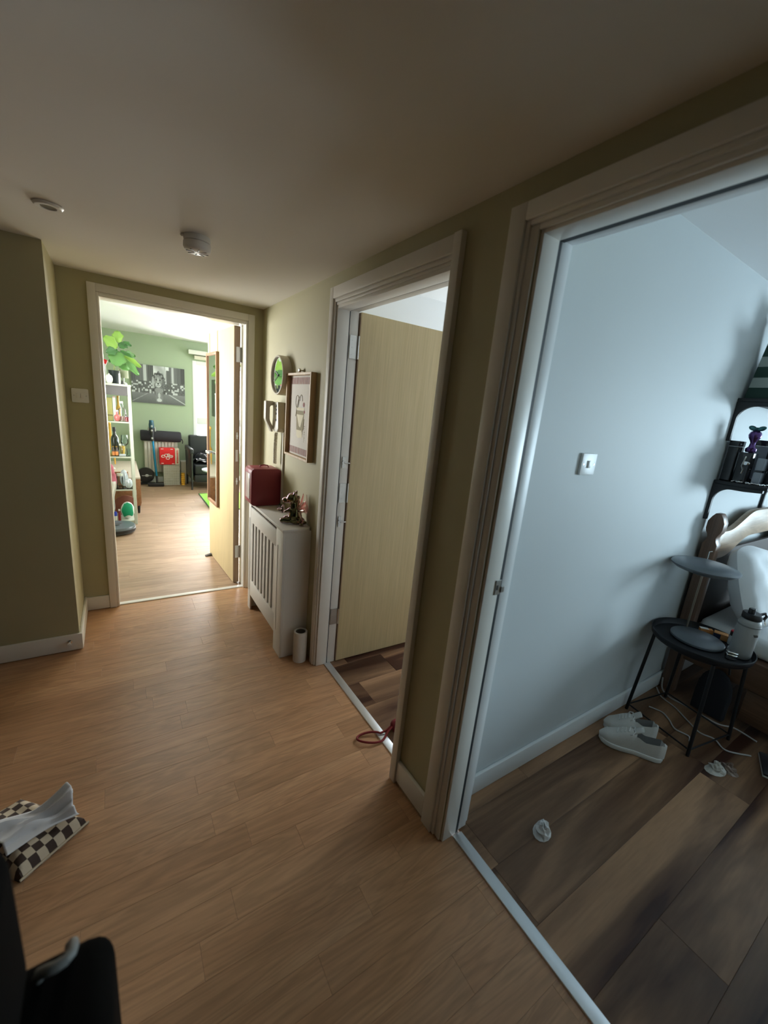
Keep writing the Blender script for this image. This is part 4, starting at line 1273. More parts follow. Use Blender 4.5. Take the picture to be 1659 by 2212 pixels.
t = thing('black_gift_box', 'tall black box furthest left on the lower shelf', 'box', (1.88, -2.30, zs))
box(1.850, 1.935, -2.330, -2.285, zs, 1.505).out('body', GUN, t, bevel=.002)
box(1.8495, 1.9355, -2.3305, -2.2845, 1.5055, 1.535).out('lid', GUN, t, bevel=.002)
t = thing('perfume_box', 'black box with silvery clasp in front of the tall black box', 'box', (1.88, -2.37, zs))
box(1.850, 1.92, -2.400, -2.342, zs, 1.480).out('body', GUN, t, bevel=.002)
q = B(); q.tube([(1.848, -2.372, 1.46), (1.842, -2.372, 1.44), (1.846, -2.366, 1.41), (1.843, -2.376, 1.39), (1.848, -2.372, 1.37)], .004, 8); q.ell((1.846, -2.38, 1.425), (.004, .016, .010)); q.out('clasp', CHROME, t)
VIO = mat('violet_metallic', srgb(96, 70, 120), .2, .85, var=.3, scale=30)
t = thing('bow_bottle', 'violet metallic perfume bottle with a teal bow on the lower shelf', 'perfume bottle', (1.90, -2.36, 1.48))
q = B(); q.lathe([(0, 0), (.020, .001), (.024, .008), (.024, .02), (.014, .03), (.011, .05), (.016, .062), (.024, .075), (.028, .09), (.022, .106), (.010, .114), (0, .115)], (1.885, -2.372, 1.481), 20); q.out('body', VIO, t)
q = B()
for sg in (-1, 1):
    q.ell((1.885, -2.372 + sg * .018, 1.606), (.008, .020, .012), Matrix.Rotation(sg * .4, 3, 'X'))
q.ell((1.885, -2.372, 1.604), (.009, .008, .008)); q.out('bow', mat('teal_bow', srgb(70, 120, 125), .25, .7), t)
t = thing('grey_bottle', 'square grey glass bottle with a waist on the lower shelf', 'perfume bottle', (1.90, -2.43, zs))
GG = mat('smoke_glass', (0.30, 0.33, 0.38), .12, coat=.5)
box(1.868, 1.915, -2.450, -2.415, zs, 1.385).out('body', GG, t, bevel=.004)
box(1.872, 1.911, -2.446, -2.419, 1.3855, 1.395).out('waist', GUN, t)
box(1.868, 1.915, -2.450, -2.415, 1.3955, 1.458).out('upper_body', GG, t, bevel=.004)
t = thing('black_frame_box', 'black upright frame shaped box behind the grey bottle', 'box', (2.0, -2.38, zs))
q = B(); q.box(1.97, 1.99, -2.44, -2.42, zs, 1.55); q.box(1.97, 1.99, -2.36, -2.34, zs, 1.55); q.box(1.97, 1.99, -2.42, -2.36, 1.52, 1.55); q.box(1.97, 1.99, -2.42, -2.36, zs, 1.34)
q.out('frame', GUN, t)
box(1.978, 1.982, -2.4195, -2.3605, 1.3405, 1.5195).out('panel', GG, t)
bottle('black_canister', 'tall black cylindrical canister with a steel stripe on the lower shelf', 'canister', [(0, 0), (.026, 0), (.027, .004), (.027, .150), (.024, .158), (0, .158)], (1.925, -2.478, zs), GUN, [(.0275, .110), (.0278, .112), (.0278, .118), (.0275, .12)], CHROME)
bottle('black_canister', 'second black canister with a dark cap at the right edge of the lower shelf', 'canister', [(0, 0), (.022, 0), (.023, .004), (.023, .12), (.018, .13), (0, .13)], (2.03, -2.468, zs), GUN, [(.012, .131), (.012, .155), (0, .155)], GUN)
q = B()
pts = []
for k in range(70):
    f = k / 69
    pts.append((1.845 + .012 * math.sin(f * 21) + .10 * max(0, f - .7), -2.345 - .135 * f, zs + .0045 + .0035 * abs(math.sin(f * 33))))
q.tube(pts, .0035, 6)
for k in range(0, 70, 3):
    q.ell(pts[k], (.0055, .0055, .005), None, 8, 6)
tag(q.out('chain_necklace', CHROME, None, origin=(1.87, -2.41, zs)), 'silver chain necklace spilled along the front of the lower shelf', 'necklace')

# ================================================================== LIVING ROOM OBJECTS
# canvas print: lion walking down a street, black and white, painted per point
def lion(u, v):
    rn_ = math.sin(u * 91.7 + v * 57.3) * 43758.5453
    nz = rn_ - math.floor(rn_)
    cell = math.sin(math.floor(u * 34) * 12.9898 + math.floor(v * 22) * 78.233) * 43758.5453
    cell -= math.floor(cell)
    g = .10
    if v > .58:                                     # towers and sky
        b_ = math.sin(math.floor(u * 13) * 7.13) * .5 + .5
        g = .04 + .10 * b_ + .05 * (math.sin(u * 190) > .2)
        if .22 < u < .28: g = .55
        if .40 < u < .70: g = .62 + .2 * math.sin(u * 17 + v * 9)
        if .60 < u < .63 or .75 < u < .79: g = .5
        if .65 < u < .72 and v < .9: g = .12
    elif v > .27:                                   # cars and crowd
        g = .05 + .5 * (cell > .74) * cell + .12 * nz
        if abs(u - .5) < .12: g *= .6
    else:                                           # wet road
        g = .10 + .10 * v / .27 + .02 * nz
        if abs((u - .72) - (.24 - v) * 1.35 + .0) < .012: g = .6
        if abs((.26 - u) - (.24 - v) * 1.2) < .01: g = .35
    # lion
    def e(cx, cy, rx, ry): return ((u - cx) / rx) ** 2 + ((v - cy) / ry) ** 2
    if e(.50, .38, .095, .24) < 1 and v < .55: g = .06 + .05 * nz
    if .40 < u < .60 and .06 < v < .3:
        for cx in (.455, .545):
            if abs(u - cx - (.28 - v) * (.5 - cx) * .9) < .028: g = .16 + .10 * nz
        if e(.50, .10, .045, .05) < 1: g = .55
        if e(.50, .22, .02, .08) < 1: g = .5
    an = math.atan2(v - .58, (u - .5) * 1.3)
    if e(.50, .58, .125 + .012 * math.sin(13 * an), .27 + .02 * math.sin(17 * an)) < 1: g = .10 + .10 * nz + .06 * math.sin(22 * an)
    if e(.50, .66, .10, .16) < 1 and v > .68: g = .03 + .06 * nz
    if e(.395, .56, .022, .16) < 1: g = .42
    if e(.50, .36, .08, .07) < 1: g = .22 + .08 * nz
    if e(.49, .60, .070, .165) < 1: g = .20 + .12 * nz
    if e(.487, .50, .052, .055) < 1: g = .50 + .1 * nz
    if e(.487, .60, .016, .11) < 1: g = .46
    if e(.442, .74, .018, .03) < 1 or e(.553, .74, .018, .03) < 1: g = .30
    if e(.455, .635, .015, .016) < 1 or e(.522, .635, .015, .016) < 1: g = .02
    if e(.487, .535, .020, .022) < 1: g = .02
    if abs(v - .485) < .008 and abs(u - .487) < .03: g = .04
    return max(.02, min(.8, g))


PRN = attr_mat('black_white_print', .6)
t = thing('canvas_print', 'black and white canvas print of a lion on a street, on the green wall', 'picture', (-.335, LY1 - .01, 1.55))
ca, cb_, c0, c1 = -.700, .040, 1.268, 1.840
box(ca, cb_, LY1 - .018, LY1 - .0005, c0, c1).out('canvas', mat('canvas_edge', (.06, .065, .07), .8), t)
q = B(); q.grid(lambda u, v: (ca + (cb_ - ca) * u, LY1 - .0185, c0 + (c1 - c0) * v), 120, 80, smooth=False)
pr = q.out('print', PRN, t)
ly = pr.data.color_attributes.new(name='print', type='FLOAT_COLOR', domain='POINT')
for i, vtx in enumerate(pr.data.vertices):
    x_, z_ = vtx.co.x + t.location.x, vtx.co.z + t.location.z
    g = lion((x_ - ca) / (cb_ - ca), (z_ - c0) / (c1 - c0))
    ly.data[i].color = (g * .95, g, g * 1.03, 1)

# blind over the window
t = thing('roller_blind', 'rolled-up beige roller blind with a white pelmet above the window', 'blind', (.9, LY1 - .05, 2.12))
box(.10, 1.80, LY1 - .085, LY1 - .001, 2.085, 2.150).out('pelmet', WPL, t, bevel=.003)
B().cyl((.185, LY1 - .045, 2.045), .030, 1.56, 'X', 20).out('roll', mat('beige_blind', (.62, .58, .48), .8), t)

# radiator
RAD = mat('white_radiator', (.62, .60, .55), .45, var=.02)
t = thing('radiator', 'white panel radiator on the green wall behind the red box', 'radiator', (-.34, LY1 - .06, .4))
x0, x1 = -.578, -.095
box(x0, x1, LY1 - .075, LY1 - .055, .18, .68).out('back_panel', RAD, t)
n = 10
for k in range(n):
    xx = x0 + (x1 - x0) * (k + .5) / n
    B().prism(rect_round(xx - .018, xx + .018, .185, .675, .012, 3), LY1 - .092, LY1 - .0755, 'Y').out('flute', RAD, t, bevel=.003, bseg=1)
for xx in (x0 + .06, x1 - .06):
    box(xx - .012, xx + .012, LY1 - .0545, LY1 - .0005, .3, .6).out('bracket', RAD, t)
q = B(); q.cyl((x1 + .012, LY1 - .065, .012), .008, .20, 'Z', 10); q.ell((x1 + .012, LY1 - .065, .235), (.018, .018, .03)); q.out('valve', WPL, t)

# rolled mat on the radiator
MATT = mat('charcoal_felt', (.035, .033, .042), .95, bump=.2, scale=60)
tt = thing('rolled_mat', 'dark charcoal rolled-up mat resting on top of the radiator', 'mat', (-.34, LY1 - .11, .77))
q = B(); q.M = Matrix.Translation((-.335, LY1 - .108, .768)) @ Matrix.Rotation(math.radians(1.0), 4, 'Y')
prof = [(.055, -.285), (.078, -.283), (.084, -.26), (.083, -.1), (.086, .0), (.084, .12), (.085, .26), (.079, .283), (.056, .285)]
q.lathe(prof, (0, 0, 0), 24, 'X'); q.out('roll', MATT, tt)
pts = []
for k in range(46):
    a = k / 45 * 5.2 * PI; r = .008 + .068 * k / 45
    pts.append((.2865 - .335, LY1 - .108 + r * math.cos(a), .763 + r * math.sin(a)))
B().tube(pts, .0035, 5).out('spiral_end', mat('felt_edge', (.09, .09, .1), .9), tt)
q = B(); q.tube([(-.04, LY1 - .14, .74), (-.025, LY1 - .15, .70), (-.03, LY1 - .145, .665)], .007, 6); q.out('strap', MATT, tt)

# stick vacuum
t = thing('stick_vacuum', 'upright stick vacuum with a blue tube leaning on the radiator', 'vacuum cleaner', (-.40, 4.16, 0))
BLU = mat('blue_anodised', srgb(40, 130, 175), .3, .6)
SIL = mat('silver_plastic', (.45, .46, .47), .35, .3)
B().box(-.560, -.335, 4.06, 4.155, .003, .055).out('floor_head', BPL, t, bevel=.012, bseg=3)
B().tube([(-.43, 4.12, .055), (-.43, 4.14, .10), (-.432, 4.15, .16)], .017, 12).out('neck', BPL, t)
B().cyl((-.438, 4.125, .065), .022, .03, 'Y', 14).out('pivot', SIL, t)
B().tube([(-.432, 4.15, .1605), (-.462, 4.19, .70)], .0165, 14).out('tube', BLU, t)
B().tube([(-.462, 4.19, .7005), (-.468, 4.20, .79)], .024, 14).out('collar', BPL, t)
B().tube([(-.468, 4.20, .7905), (-.470, 4.21, .84), (-.470, 4.21, .90)], [.03, .036, .034], 16).out('dust_bin', BPL, t)
B().tube([(-.470, 4.21, .9005), (-.470, 4.21, .96), (-.470, 4.21, .99)], [.036, .038, .03], 16).out('motor', mat('teal_motor', srgb(46, 84, 98), .35), t)
B().tube([(-.470, 4.21, .9905), (-.470, 4.21, 1.02)], [.034, .028], 16).out('end_filter', mat('blue_filter', srgb(52, 96, 120), .4), t)
for zz in (.745, .865, .93):
    q = B(); q.ell((-.470, 4.173, zz), (.014, .006, .016)); q.out('badge', SIL, t)
q = B(); q.tube([(-.52, 4.23, .86), (-.51, 4.22, .90), (-.50, 4.215, .92)], .012, 8); q.tube([(-.42, 4.23, .85), (-.425, 4.22, .90), (-.435, 4.215, .92)], .012, 8); q.out('cyclones', SIL, t)['kind'] = 'stuff'
# round fan
t = thing('round_speaker', 'round black speaker-like disc on the floor left of the stick vacuum', 'speaker', (-.57, 4.33, 0))
B().lathe([(0, 0), (.075, 0), (.118, -.012), (.124, -.03), (.118, -.05), (.06, -.055), (0, -.055)], (-.575, 4.30, .150), 32, 'Y').out('disc', BPL, t)
B().box(-.665, -.49, 4.235, 4.31, .002, .030).out('foot', BPL, t, bevel=.006)
q = B(); q.ell((-.56, 4.2425, .145), (.028, .003, .022)); q.box(-.63, -.49, 4.2425, 4.2445, .140, .150); q.out('emblem', SIL, t)

# white wire crates with red box on top
t = thing('storage_cube', 'white gridded storage cube on the floor below the red box', 'storage', (-.22, 4.24, 0))
WW = mat('white_wire', (.60, .58, .53), .5)
box(-.325, -.100, 4.17, 4.33, .003, .328).out('liner', mat('cream_liner', (.50, .48, .43), .8), t)
q = B()
for k in range(8):
    xx = -.325 + .225 * k / 7
    q.tube([(xx, 4.166, .003), (xx, 4.166, .332)], .003, 5)
for k in range(9):
    zz = .006 + .322 * k / 8
    q.tube([(-.328, 4.164, zz), (-.097, 4.164, zz)], .003, 5)
q.out('wire_grid', WW, t)['kind'] = 'stuff'
for zz in (.09, .19):
    B().box(-.24, -.19, 4.160, 4.1635, zz, zz + .018).out('label_holder', STEEL, t)
RB = mat('bright_red_card', srgb(226, 36, 44), .5)
t = thing('red_box', 'bright red box with white lettering on the white storage cube', 'box', (-.24, 4.24, .335))
B().box(-.375, -.158, 4.18, 4.32, .3365, .595).out('red_sleeve', RB, t, bevel=.003)
B().box(-.1575, -.095, 4.178, 4.32, .3365, .592).out('cream_end', mat('cream_card', (.66, .60, .50), .6), t, bevel=.003)
WI = mat('white_ink', (.8, .8, .78), .6, var=0)
q = B()
zc, xc = .468, -.268
def loopx(cx, cz, r_, a0, a1, n_=12, w_=.0058):
    q.tube([(cx + r_ * math.cos(a0 + (a1 - a0) * k / n_), 4.1788, cz + .85 * r_ * math.sin(a0 + (a1 - a0) * k / n_)) for k in range(n_ + 1)], w_, 5)
loopx(xc - .060, zc, .022, .4, 5.6); loopx(xc - .014, zc + .014, .026, .2, 6.0); loopx(xc + .018, zc + .022, .018, 0, 6.2); loopx(xc + .006, zc - .028, .024, 0, 6.2)
loopx(xc + .054, zc, .020, .5, 5.4); q.tube([(xc + .07, 4.1788, zc + .02), (xc + .07, 4.1788, zc - .02)], .005, 5); q.tube([(xc + .052, 4.1788, zc), (xc + .085, 4.1788, zc + .004)], .005, 5)
for (ax, az) in ((-.358, .352), (-.205, .345), (-.355, .580), (-.22, .578)):
    q.box(ax, ax + .036, 4.1784, 4.1796, az, az + .009)
q.out('white_lettering', WI, t)
q = B()
for k in range(12):
    zz = .36 + .018 * k
    q.box(-.134, -.114, 4.1764, 4.1776, zz, zz + (.010 if k % 4 else .013))
q.out('side_lettering', RB, t)
t = thing('cream_tall_box', 'tall cream box on the floor between the radiator and armchair', 'box', (-.01, 4.30, 0))
B().box(-.058, .024, 4.31, 4.39, .002, .36).out('body', mat('tan_paper', (.58, .52, .42), .7), t, bevel=.003)
B().box(-.062, .028, 4.306, 4.394, .3605, .378).out('lid', WPL, t, bevel=.003)
t = thing('yellow_spring_toy', 'yellow ribbed toy standing on the floor right of the storage cube', 'toy', (-.045, 4.19, 0))
q = B(); prof = []
for k in range(13):
    prof.append((.032 - .008 * (k % 2), .002 + .195 * k / 12))
q.lathe([(0, .002)] + prof + [(0, .197)], (-.048, 4.18, 0), 16); q.out('body', mat('yellow_plastic', srgb(236, 178, 60), .45), t)

# armchair
LEA = mat('black_leather', (.022, .026, .03), .38, var=.1, bump=.1, scale=30)
t = thing('armchair', 'black leather armchair with dark wooden legs right of the radiator', 'armchair', (.36, 4.05, 0))
B().box(.06, .68, 4.24, 4.36, .20, .815).out('backrest', LEA, t, bevel=.03, bseg=4)
B().box(.075, .665, 3.78, 4.235, .24, .40).out('seat', LEA, t, bevel=.03, bseg=4)
for x_ in (.0, .685):
    B().box(x_, x_ + .058, 3.74, 4.30, .575, .650).out('armrest', LEA, t, bevel=.015, bseg=3)
    B().box(x_ + .012, x_ + .05, 3.77, 4.22, .18, .574).out('arm_panel', LEA, t, bevel=.008)
    for y_ in (3.755, 4.255):
        q = B(); q.tube([(x_ + .03, y_ + .018, .001), (x_ + .029, y_ + .018, .40), (x_ + .029, y_ + .018, .5735)], [.014, .020, .022], 8); q.out('leg', BPL, t)
B().box(.075, .665, 3.785, 4.2, .12, .235).out('skirt', LEA, t, bevel=.01)


def jacket(u, v):
    x = .10 + .50 * u + .02 * math.sin(9 * v)
    y = 3.80 + .40 * v + .015 * math.sin(11 * u)
    z = .425 + .16 * math.sin(PI * min(1, u * 1.25 + .05)) ** .8 * (.35 + .65 * v) * .8 + .020 * math.sin(16 * u + 7 * v) + .016 * math.sin(24 * v - 9 * u)
    return (x, y, max(z, .412))


tag(B().grid(jacket, 40, 30).out('jacket', mat('shiny_black_nylon', (.02, .022, .028), .18, var=.1), None, origin=(.35, 4.0, .45), thick=.008), 'shiny black padded jacket thrown on the leather armchair', 'jacket')
# side table
GOLD = mat('brass_leg', srgb(190, 150, 80), .3, .9)
t = thing('glass_side_table', 'small round pale blue table with thin gold legs beside the door edge', 'side table', (.29, 3.22, 0))
B().lathe([(0, .400), (.185, .400), (.195, .406), (.197, .424), (.191, .424), (.188, .410), (0, .409)], (.285, 3.22, 0), 36).out('tray_top', mat('pale_blue_enamel', (.55, .68, .74), .25), t)
for k in range(3):
    a = 3.3 + k * 2 * PI / 3
    B().tube([(.285 + .125 * math.cos(a), 3.22 + .125 * math.sin(a), .0145), (.285 + .09 * math.cos(a), 3.22 + .09 * math.sin(a), .3995)], .007, 8).out('leg', GOLD, t)
# rug
GRN = mat('lime_green_pile', srgb(140, 205, 80), .95, bump=.4, scale=200)
t = thing('rug', 'lime green rug on the living room floor beside the door', 'rug', (.9, 2.95, 0))
B().box(.085, 1.9, 2.46, 3.44, .001, .012).out('pile', GRN, t, bevel=.003)
q = B(); q.box(.073, .0845, 2.448, 3.452, .001, .0135); q.box(.0845, 1.9, 2.448, 2.4595, .001, .0135); q.box(.0845, 1.9, 3.4405, 3.452, .001, .0135); q.out('dark_edging', mat('dark_green_edge', (.05, .12, .05), .9), t)
B().box(.19, .215, 2.50, 3.40, .0123, .0138).out('pale_stripe', mat('pale_green_stripe', (.6, .8, .5), .9), t)
# floor lamp behind the door
t = thing('floor_lamp', 'floor lamp with a pale conical shade half hidden behind the opened door', 'floor lamp', (.27, 2.95, 0))
B().lathe([(0, .0145), (.11, .0145), (.11, .025), (.02, .033), (0, .033)], (.33, 3.02 - .07, 0), 28).out('base', BPL, t)
B().cyl((.33, 2.95, .0335), .010, .80, 'Z', 12).out('pole', BPL, t)
B().lathe([(.205, .86), (.09, 1.30), (.086, 1.30), (.20, .86)], (.33, 2.95, 0), 32, 'Z', True, False).out('shade', mat('linen_shade', (.56, .55, .48), .8), t)
# sideboard
WAL = wood('walnut_sideboard', srgb(150, 100, 66), srgb(110, 68, 42), srgb(172, 122, 84), .7, 1.2, .45, axis='Y', tone=.03)
t = thing('sideboard', 'low walnut sideboard with dark legs behind the glass cabinet', 'sideboard', (-1.0, 3.1, 0))
B().box(-1.25, -.722, 2.475, 3.75, .10, .43).out('body', WAL, t, bevel=.003)
B().box(-1.255, -.715, 2.470, 3.755, .4305, .452).out('top', mat('pale_top', (.5, .43, .36), .4), t, bevel=.003)
for y_ in (2.52, 3.11):
    B().box(-.7215, -.714, y_, y_ + .575, .115, .420).out('door', WAL, t, bevel=.002)
for x_ in (-1.2, -.745):
    for y_ in (2.51, 3.70):
        B().tube([(x_, y_, .001), (x_, y_, .0995)], [.012, .018], 10).out('leg', BPL, t)
t = thing('giraffe_figurine', 'yellow giraffe figurine on the sideboard, seen in the door mirror', 'figurine', (-1.0, 3.45, .452))
q = B(); q.ell((-1.0, 3.45, .70), (.05, .09, .055)); q.tube([(-1.0, 3.39, .73), (-1.0, 3.36, .86), (-1.0, 3.34, 1.0)], [.03, .02, .018], 10); q.ell((-1.0, 3.315, 1.015), (.018, .04, .02), Matrix.Rotation(.4, 3, 'X'))
for sx in (-1, 1):
    for sy in (-1, 1):
        q.tube([(-1.0 + sx * .03, 3.45 + sy * .06, .70), (-1.0 + sx * .033, 3.45 + sy * .065, .455)], [.018, .011], 8)
    q.ell((-1.0 + sx * .018, 3.345, 1.04), (.005, .005, .016))
q.out('body', mat('giraffe_yellow', srgb(226, 172, 70), .5, var=.3, scale=12), t, remesh=.01)
t = thing('television', 'dark flat television on the left living room wall, seen in the door mirror', 'television', (LX0 + .03, 3.5, 1.4))
B().box(LX0 + .001, LX0 + .04, 2.95, 4.0, 1.15, 1.72).out('screen', GUN, t, bevel=.004)

# mirror hung over the door
Mm = Mleaf


def onleaf():
    q_ = B(); q_.M = Mm; return q_


t = thing('door_mirror', 'long narrow wood-framed mirror hung over the living room door', 'mirror', (-.2, .75, 1.2))
RFW = wood('reddish_frame', srgb(142, 106, 82), srgb(118, 84, 62), srgb(160, 124, 98), .6, 1.2, .4, axis='Z', tone=.03)
xa, xb = -.066, -.0452
ya, yb, za, zb = .408, .742, .548, 1.842
q = onleaf(); q.box(xa, xb, ya, ya + .022, za, zb); q.box(xa, xb, yb - .022, yb, za, zb); q.box(xa, xb, ya + .022, yb - .022, za, za + .022); q.box(xa, xb, ya + .022, yb - .022, zb - .022, zb)
q.out('frame', RFW, t, bevel=.002)
q = onleaf(); q.box(-.056, -.0455, ya + .0222, yb - .0222, za + .0222, zb - .0222); q.out('glass', MIRROR, t)
for y_ in (.44, .69):
    q = onleaf(); q.box(-.0475, -.0455, y_, y_ + .010, zb + .0005, 2.001); q.box(-.0475, .003, y_, y_ + .010, 2.0015, 2.0035); q.out('hook_strap', mat('tan_strap', (.45, .38, .26), .5, .3), t)
t = thing('door_wedge', 'dark rubber wedge on the floor at the living room door edge', 'door wedge', (-.225, .83, 0))
q2 = B(); q2.M = Matrix.Translation((-.275, .80, 0)); q2.prism([(.0, .001), (.055, .001), (.055, .022), (0, .005)], -.018, .018, 'Y')
q2.out('wedge', mat('dark_rubber', (.06, .055, .05), .8), t)

# ---- display cabinet
PNT = mat('pale_grey_metal', (.50, .53, .46), .45, var=.02)
SX0, SX1, SY0, SY1 = -1.24, -.778, 2.02, 2.38
SZ = [1.495, 1.125, .755, .395, .03]
t = thing('display_cabinet', 'tall pale open display cabinet with glass shelves left in the living room', 'cabinet', (-1.0, 2.2, 0))
for x_ in (SX0, SX1 - .03):
    for y_ in (SY0, SY1 - .03):
        box(x_, x_ + .03, y_, y_ + .03, .002, 1.494).out('post', PNT, t, bevel=.002, bseg=1)
box(SX0 - .004, SX1 + .004, SY0 - .004, SY1 + .004, 1.4945, 1.515).out('top', PNT, t, bevel=.002)
GSH = glass('shelf_glass', (.86, .95, .92), .12)
for z_ in SZ[1:4]:
    box(SX0 + .001, SX1 - .001, SY0 + .0305, SY1 - .0305, z_, z_ + .008).out('shelf', GSH, t)
    q = B(); q.box(SX0 + .0305, SX1 - .0305, SY0 + .004, SY0 + .016, z_ - .006, z_ + .008); q.out('shelf_rail', PNT, t)
box(SX0 + .0305, SX1 - .0305, SY0 + .004, SY1 - .004, .02, .045).out('bottom_shelf', PNT, t)
box(SX0 + .0305, SX1 - .0305, SY0 + .01, SY1 - .01, 1.40, 1.494).out('dark_underside', mat('underside_shade', (.12, .115, .12), .5), t)  # dark block painting the shade under the cabinet top
for z_ in (1.05, .70, .34):
    box(SX1 - .0005, SX1 + .003, SY0 + .005, SY0 + .022, z_, z_ + .05).out('hinge', STEEL, t)
ZT1 = 1.515
Z2, Z3, Z4, Z5 = SZ[1] + .0085, SZ[2] + .0085, SZ[3] + .0085, .0455
YS = 2.10
# plant
t = thing('fiddle_leaf_fig', 'fiddle-leaf fig with big bright leaves in a black pot on the cabinet', 'plant', (-.915, 2.15, ZT1))
px, py = -.915, 2.15
B().lathe([(0, .001), (.040, .001), (.052, .125), (.055, .130), (.050, .132), (.047, .118), (0, .116)], (px, py, ZT1), 28).out('pot', mat('black_pot', (.02, .028, .03), .35), t)
B().cyl((px, py, ZT1 + .1165), .046, .006, 'Z', 20).out('soil', mat('potting_soil', (.05, .035, .025), .95, bump=.4, scale=80), t)
B().tube([(px, py, ZT1 + .12), (px + .012, py, ZT1 + .22), (px + .006, py, ZT1 + .34), (px + .014, py, ZT1 + .42)], [.009, .008, .006, .004], 8).out('stem', mat('green_stem', (.30, .36, .16), .6), t)
LGA = mat('bright_leaf', srgb(132, 172, 76), .4, var=.15, scale=10)
LGB = mat('mid_leaf', srgb(92, 138, 74), .4, var=.15, scale=10)
LGC = mat('dark_leaf', srgb(66, 112, 62), .4, var=.15, scale=10)


leaves = [((-0.860, 2.150, 1.923), (-0.866, 2.170, 2.040), .050, LGA),
          ((-0.875, 2.150, 1.871), (-0.991, 2.100, 1.959), .062, LGA),
          ((-0.880, 2.150, 1.852), (-0.977, 2.050, 1.805), .042, LGC),
          ((-0.861, 2.150, 1.837), (-0.902, 2.030, 1.682), .078, LGB),
          ((-0.855, 2.150, 1.874), (-0.795, 2.200, 1.923), .050, LGC),
          ((-0.852, 2.150, 1.852), (-0.743, 2.210, 1.774), .036, LGC),
          ((-0.847, 2.150, 1.803), (-0.667, 2.170, 1.708), .034, LGA),
          ((-0.843, 2.150, 1.785), (-0.694, 2.120, 1.618), .038, LGB),
          ((-0.823, 2.150, 1.942), (-0.750, 2.180, 1.911), .022, LGC),
          ((-0.868, 2.150, 1.699), (-0.773, 2.090, 1.664), .036, LGB),
          ((-0.858, 2.150, 1.819), (-0.715, 2.240, 1.817), .04, LGB),
          ((-0.876, 2.150, 1.789), (-0.951, 2.050, 1.711), .03, LGC)]
for k, (b0, tip, wd, m_) in enumerate(leaves):
    p0, p1 = Vector(b0), Vector(tip)
    ax = p1 - p0; Ln = ax.length; axn = ax.normalized()
    side = axn.cross(Vector((0.25 * math.sin(k), -1, .25))).normalized(); nn = side.cross(axn)

    def lf_(u, v, p0=p0, axn=axn, side=side, nn=nn, Ln=Ln, wd=wd):
        w_ = wd * 1.05 * (max(0, math.sin(PI * v ** 1.15)) ** .55) + .001
        s_ = (u - .5) * 2
        return p0 + axn * (Ln * v) + side * (s_ * w_ * (.88 + .12 * math.sin(v * 14))) + nn * (.010 * abs(s_) + .012 * math.sin(PI * v) - .004 * math.sin(10 * v) * s_ * s_)
    B().grid(lf_, 8, 14).out('leaf', m_, t, thick=.0015)
# things on top
bottle('skull_ornament', 'round white ornament at the left edge of the cabinet top', 'ornament', [(0, 0), (.022, .001), (.030, .02), (.033, .045), (.028, .07), (.015, .083), (0, .085)], (-.962, 2.075, ZT1), WPL, [(.008, .0845), (.010, .092), (0, .096)], WPL)
t = thing('red_toy', 'red toy with a white tag left of the fig on the cabinet top', 'toy', (-1.0, 2.2, ZT1))
q = B(); q.box(-1.05, -.985, 2.20, 2.24, ZT1 + .001, ZT1 + .19); q.out('white_card', WPL, t, bevel=.003)
q = B(); q.M = Matrix.Translation((-1.03, 2.225, ZT1 + .220)) @ Matrix.Rotation(.35, 4, 'Y'); q.box(-.05, .060, -.02, .02, -.028, .028); q.out('red_body', RB, t, bevel=.008)
t = thing('pale_lamp', 'small cylindrical pale green table lamp right of the fig', 'lamp', (-.828, 2.25, ZT1))
B().lathe([(0, .001), (.03, .001), (.03, .01), (.006, .014), (.006, .07), (0, .07)], (-.832, 2.26, ZT1), 18).out('base', STEEL, t)
B().lathe([(.046, .066), (.044, .158), (.042, .158), (.044, .066)], (-.832, 2.26, ZT1), 24, 'Z', True, False).out('shade', mat('pale_green_shade', (.46, .48, .36), .8), t)
t = thing('white_tag', 'white paper tag hanging from the black pot', 'tag', (-.86, 2.08, ZT1 + .06))
q = B(); q.box(-.878, -.862, 2.083, 2.085, ZT1 + .001, ZT1 + .105); q.out('paper', WPL, t)
bottle('black_figure', 'tiny black figurine beside the pale lamp', 'figurine', [(0, 0), (.014, .001), (.012, .012), (.006, .02), (.009, .028), (.006, .036), (0, .038)], (-.850, 2.05, ZT1), BPL)
bottle('silver_figure', 'tiny silver figurine at the front corner of the cabinet top', 'figurine', [(0, 0), (.012, .001), (.010, .008), (.005, .014), (.006, .02), (0, .024)], (-.820, 2.05, ZT1), CHROME)
# shelf 2
LIQ = glass('clear_bottle_glass', (.93, .97, .98), .25, .03)
PNK = mat('pink_gin', (.72, .52, .50), .15, trans=.3, coat=.3)
t = thing('olive_box', 'tall olive carton at the left of the top glass shelf', 'carton', (-.975, YS, Z2)); B().box(-1.0, -.950, YS - .02, YS + .03, Z2, Z2 + .235).out('body', mat('olive_card', srgb(176, 172, 110), .5), t, bevel=.002)
box(-1.0005, -.9495, YS - .0212, YS - .0203, Z2 + .05, Z2 + .065).out('band', mat('olive_band', srgb(120, 116, 70), .5), t)
t = thing('white_tube_box', 'tall narrow white carton beside the olive one', 'carton', (-.93, YS, Z2)); B().box(-.944, -.920, YS - .015, YS + .015, Z2, Z2 + .238).out('body', WPL, t, bevel=.002)
B().box(-.9435, -.9205, YS - .0145, YS + .0145, Z2 + .2385, Z2 + .252).out('cap', mat('pale_pink', (.7, .5, .5), .5), t, bevel=.002)
bottle('amber_bottle', 'yellow bottle behind the clear gin bottle', 'bottle', [(0, 0), (.024, .001), (.025, .13), (.012, .17), (.011, .235), (0, .235)], (-.895, YS + .09, Z2), mat('amber_liquid', srgb(224, 180, 84), .2, coat=.4), [(.0125, .2355), (.0125, .258), (0, .258)], GOLD)
